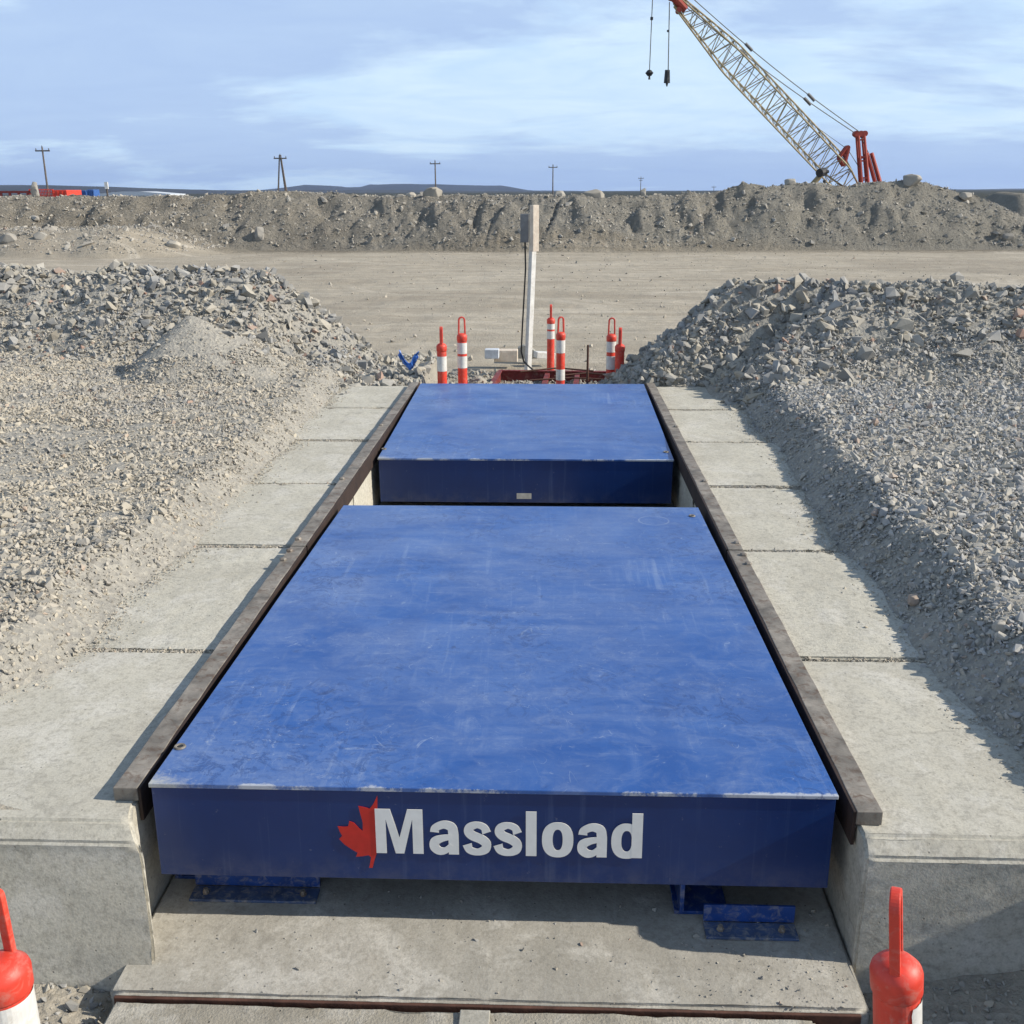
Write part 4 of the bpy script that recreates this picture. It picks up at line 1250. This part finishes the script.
far_box(53, 66, 190, 'skip_bin', M['far_red'], 'bright red steel bin, brightest of the red things on the left horizon', 'skip bin')
far_box(67, 85.5, 190.5, 'shipping_container', M['far_blue'], 'dark blue container right of the bright red bin', 'container', Y=76)
far_box(87, 93, 189.5, 'storage_box', M['far_blue'], 'small light blue box at the right end of the equipment row', 'box', Y=70, depth=1)
e = empty('frame_trailer', tuple(at(18, 191, YL).xy)+(-.6,), label='dark red open steel frame trailer at the left end of the horizon', cat='trailer')
a = at(-10, 192, YL); b = at(28, 192, YL); w = b.x-a.x; h = at(0, 191, YL).z+.6
MB().box(-w/2, w/2, 0, .14, h-.14, h).build('top_rail', M['far_darkred'], e); MB().box(-w/2, w/2, 0, .14, .9, 1.75).build('side_panel', M['far_darkred'], e)
for i in range(5): x = -w/2+.07+(w-.14)*i/4; MB().box(x-.07, x+.07, .001, .139, 1.751, h-.141).build('upright', M['far_darkred'], e)
for x in (-.8, .6): MB().tube((x, -.05, .45), (x, .2, .45), .45, .45, 14).build('wheel', M['black'], e)
e = empty('mesh_fence', tuple(at(40.5, 191, YL).xy)+(-.6,), label='red mesh barrier between the dark frame and the bright red bin', cat='fence')
w = at(52, 191, YL).x-at(29, 191, YL).x; h = at(0, 189.5, YL).z+.6
mb = MB()
for i in range(16): x = -w/2+w*i/15; mb.box(x-.02, x+.02, 0, .03, 1.2, h)
for i in range(8): z = 1.2+(h-1.2)*i/7; mb.box(-w/2, w/2, .031, .06, z-.02, z+.02)
mb.build('mesh_panel', M['far_red'], e)
for x in (-w/2, w/2): MB().box(x-.05, x+.05, .062, .14, 0, h).build('post', M['far_red'], e)
# low pale shed roofs / sheet of water shine beyond
a, b = at(94, 191.5, 150), at(168, 193, 150)
e = empty('long_shed', ((a.x+b.x)/2, 150, -.6), label='long low pale roofed shed on the left horizon', cat='shed')
w = b.x-a.x; h = at(130, 191.5, 150).z+.6
MB().box(-w/2, w/2, .2, 6, 0, h-.6).build('wall', M['pale'], e)
MB().prism([(-w/2-.3, h-.59), (w/2+.3, h-.59), (w/2+.3, h-.35), (w/2-4, h), (-w/2+4, h), (-w/2-.3, h-.35)], 6.4).build('roof', M['pale'], e)
# tan pillar and the white topped marker on the berm
q = at(33.5, 181, 49.4); zb = float(height(np.array([q.x]), np.array([49.4]))[0])-.1
rock('standing_stone', (q.x, 49.4, (q.z+zb)/2), (q.z-zb)/2, 77, M['boulder'], sq=(.50, .45, 1.0), label='tan upright slab standing on the berm at the far left', cat='stone')
q = at(106, 182, 49.2); zb = float(height(np.array([q.x]), np.array([49.2]))[0])-.2
e = empty('marker_post', (q.x, 49.2, zb), label='thin marker post with a white top on the left berm', cat='marker post')
MB().box(-.03, .03, -.03, .03, 0, q.z-zb-.31).build('stake', M['wood'], e); MB().box(-.075, .075, -.04, .04, q.z-zb-.309, q.z-zb).build('white_top', M['white_paint'], e)

# ------------------------------------------------------------------ far hills


def hills(name, D, prof, depth, dn_=.6):
    xs = np.linspace(at(prof[0][0], 190, D).x, at(prof[-1][0], 190, D).x, 260); px = np.linspace(prof[0][0], prof[-1][0], 260)
    top = np.interp(px, [p[0] for p in prof], [p[1] for p in prof])
    vs = []; rows = [(0, -.0), (.25, .45), (.45, .85), (.55, 1.0), (.8, .95), (1.0, 0)]
    for t, k in rows:
        for x, p_, tp_ in zip(xs, px, top):
            zt = at(512, 191+(tp_-191), D).z+float(fbm(np.array([x/D*40]), np.array([t*3.]), 1.2, 3, 17)[0])*D*.0006
            vs.append((x, D+(t-.55)*depth, -2+(zt+2)*k))
    n = 260; fs = [(j*n+i, j*n+i+1, (j+1)*n+i+1, (j+1)*n+i) for j in range(len(rows)-1) for i in range(n-1)]
    MB().add(vs, fs).build(name, M['hill'], smooth=True, kind='structure')


hills('hills', 2600, [(-900, 178), (-200, 180), (0, 181.5), (60, 183), (110, 183), (200, 186.5), (260, 189), (330, 189.5), (400, 189), (560, 190.5), (650, 192), (700, 193), (2000, 190)], 900)
hills('hills', 5200, [(240, 192), (300, 185.5), (305, 184), (335, 184.5), (345, 186.5), (372, 186.5), (378, 184), (430, 183.5), (520, 185.5), (530, 187), (548, 190.5), (600, 191), (640, 192.5), (660, 193), (900, 191), (2500, 189)], 1200)

# air
bm_ = MB().box(-9500, 9500, -100, 9500, -8, 160)
hz_ = bm_.build('haze', bpy.data.materials.new('air'), kind='stuff', label='thin blue air haze over the far land', cat='haze')
m = hz_.data.materials[0]; m.use_nodes = True; nt = m.node_tree; nt.nodes.clear()
oo = nt.nodes.new('ShaderNodeOutputMaterial'); pv = nt.nodes.new('ShaderNodeVolumePrincipled')
pv.inputs['Color'].default_value = (.42, .60, 1.0, 1); pv.inputs['Density'].default_value = .00006; pv.inputs['Anisotropy'].default_value = .2
nt.links.new(pv.outputs[0], oo.inputs['Volume'])

# ------------------------------------------------------------------ sun and sky
EL, AZ = R(32.5), R(4)          # azimuth: this far from +x towards the camera side
sd = Vector((math.cos(EL)*math.cos(AZ), -math.cos(EL)*math.sin(AZ), math.sin(EL)))
sl = bpy.data.lights.new('sun', 'SUN'); sl.energy = 5.0; sl.angle = R(.53); sl.color = (1.0, .92, .80)
so = bpy.data.objects.new('sun', sl); COL.objects.link(so); so.rotation_euler = sd.to_track_quat('Z', 'Y').to_euler()
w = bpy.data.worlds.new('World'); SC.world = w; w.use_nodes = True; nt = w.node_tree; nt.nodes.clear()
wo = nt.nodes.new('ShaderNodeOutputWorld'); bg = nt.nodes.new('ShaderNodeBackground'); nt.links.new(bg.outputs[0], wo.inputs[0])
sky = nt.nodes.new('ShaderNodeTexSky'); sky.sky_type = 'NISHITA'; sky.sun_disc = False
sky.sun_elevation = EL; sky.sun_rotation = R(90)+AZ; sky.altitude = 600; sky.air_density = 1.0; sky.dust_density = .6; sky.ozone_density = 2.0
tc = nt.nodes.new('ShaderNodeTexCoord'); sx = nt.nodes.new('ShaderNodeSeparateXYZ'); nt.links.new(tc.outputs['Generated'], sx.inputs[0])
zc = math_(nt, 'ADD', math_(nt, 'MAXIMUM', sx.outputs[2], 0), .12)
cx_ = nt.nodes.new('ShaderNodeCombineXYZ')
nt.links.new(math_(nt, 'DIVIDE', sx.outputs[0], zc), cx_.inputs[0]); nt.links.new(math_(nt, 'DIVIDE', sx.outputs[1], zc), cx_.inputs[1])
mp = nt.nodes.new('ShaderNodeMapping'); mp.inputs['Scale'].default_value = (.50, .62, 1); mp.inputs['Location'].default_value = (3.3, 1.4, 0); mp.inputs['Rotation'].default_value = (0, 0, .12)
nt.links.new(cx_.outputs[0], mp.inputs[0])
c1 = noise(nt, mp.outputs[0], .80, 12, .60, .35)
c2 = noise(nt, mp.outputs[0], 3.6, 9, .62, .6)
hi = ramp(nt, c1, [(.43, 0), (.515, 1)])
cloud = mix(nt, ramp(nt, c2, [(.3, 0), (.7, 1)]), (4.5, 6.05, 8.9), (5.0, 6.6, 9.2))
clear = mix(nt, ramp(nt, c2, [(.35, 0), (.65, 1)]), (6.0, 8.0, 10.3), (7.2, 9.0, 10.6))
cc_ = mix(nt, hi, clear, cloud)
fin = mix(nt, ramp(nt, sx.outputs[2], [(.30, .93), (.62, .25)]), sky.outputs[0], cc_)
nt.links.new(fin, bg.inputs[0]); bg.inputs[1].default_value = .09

SC.view_settings.view_transform = 'Standard'; SC.view_settings.look = 'None'; SC.view_settings.gamma = 1; SC.view_settings.exposure = 0.22
SC.cycles.max_bounces = 6; SC.cycles.diffuse_bounces = 3; SC.cycles.volume_bounces = 0
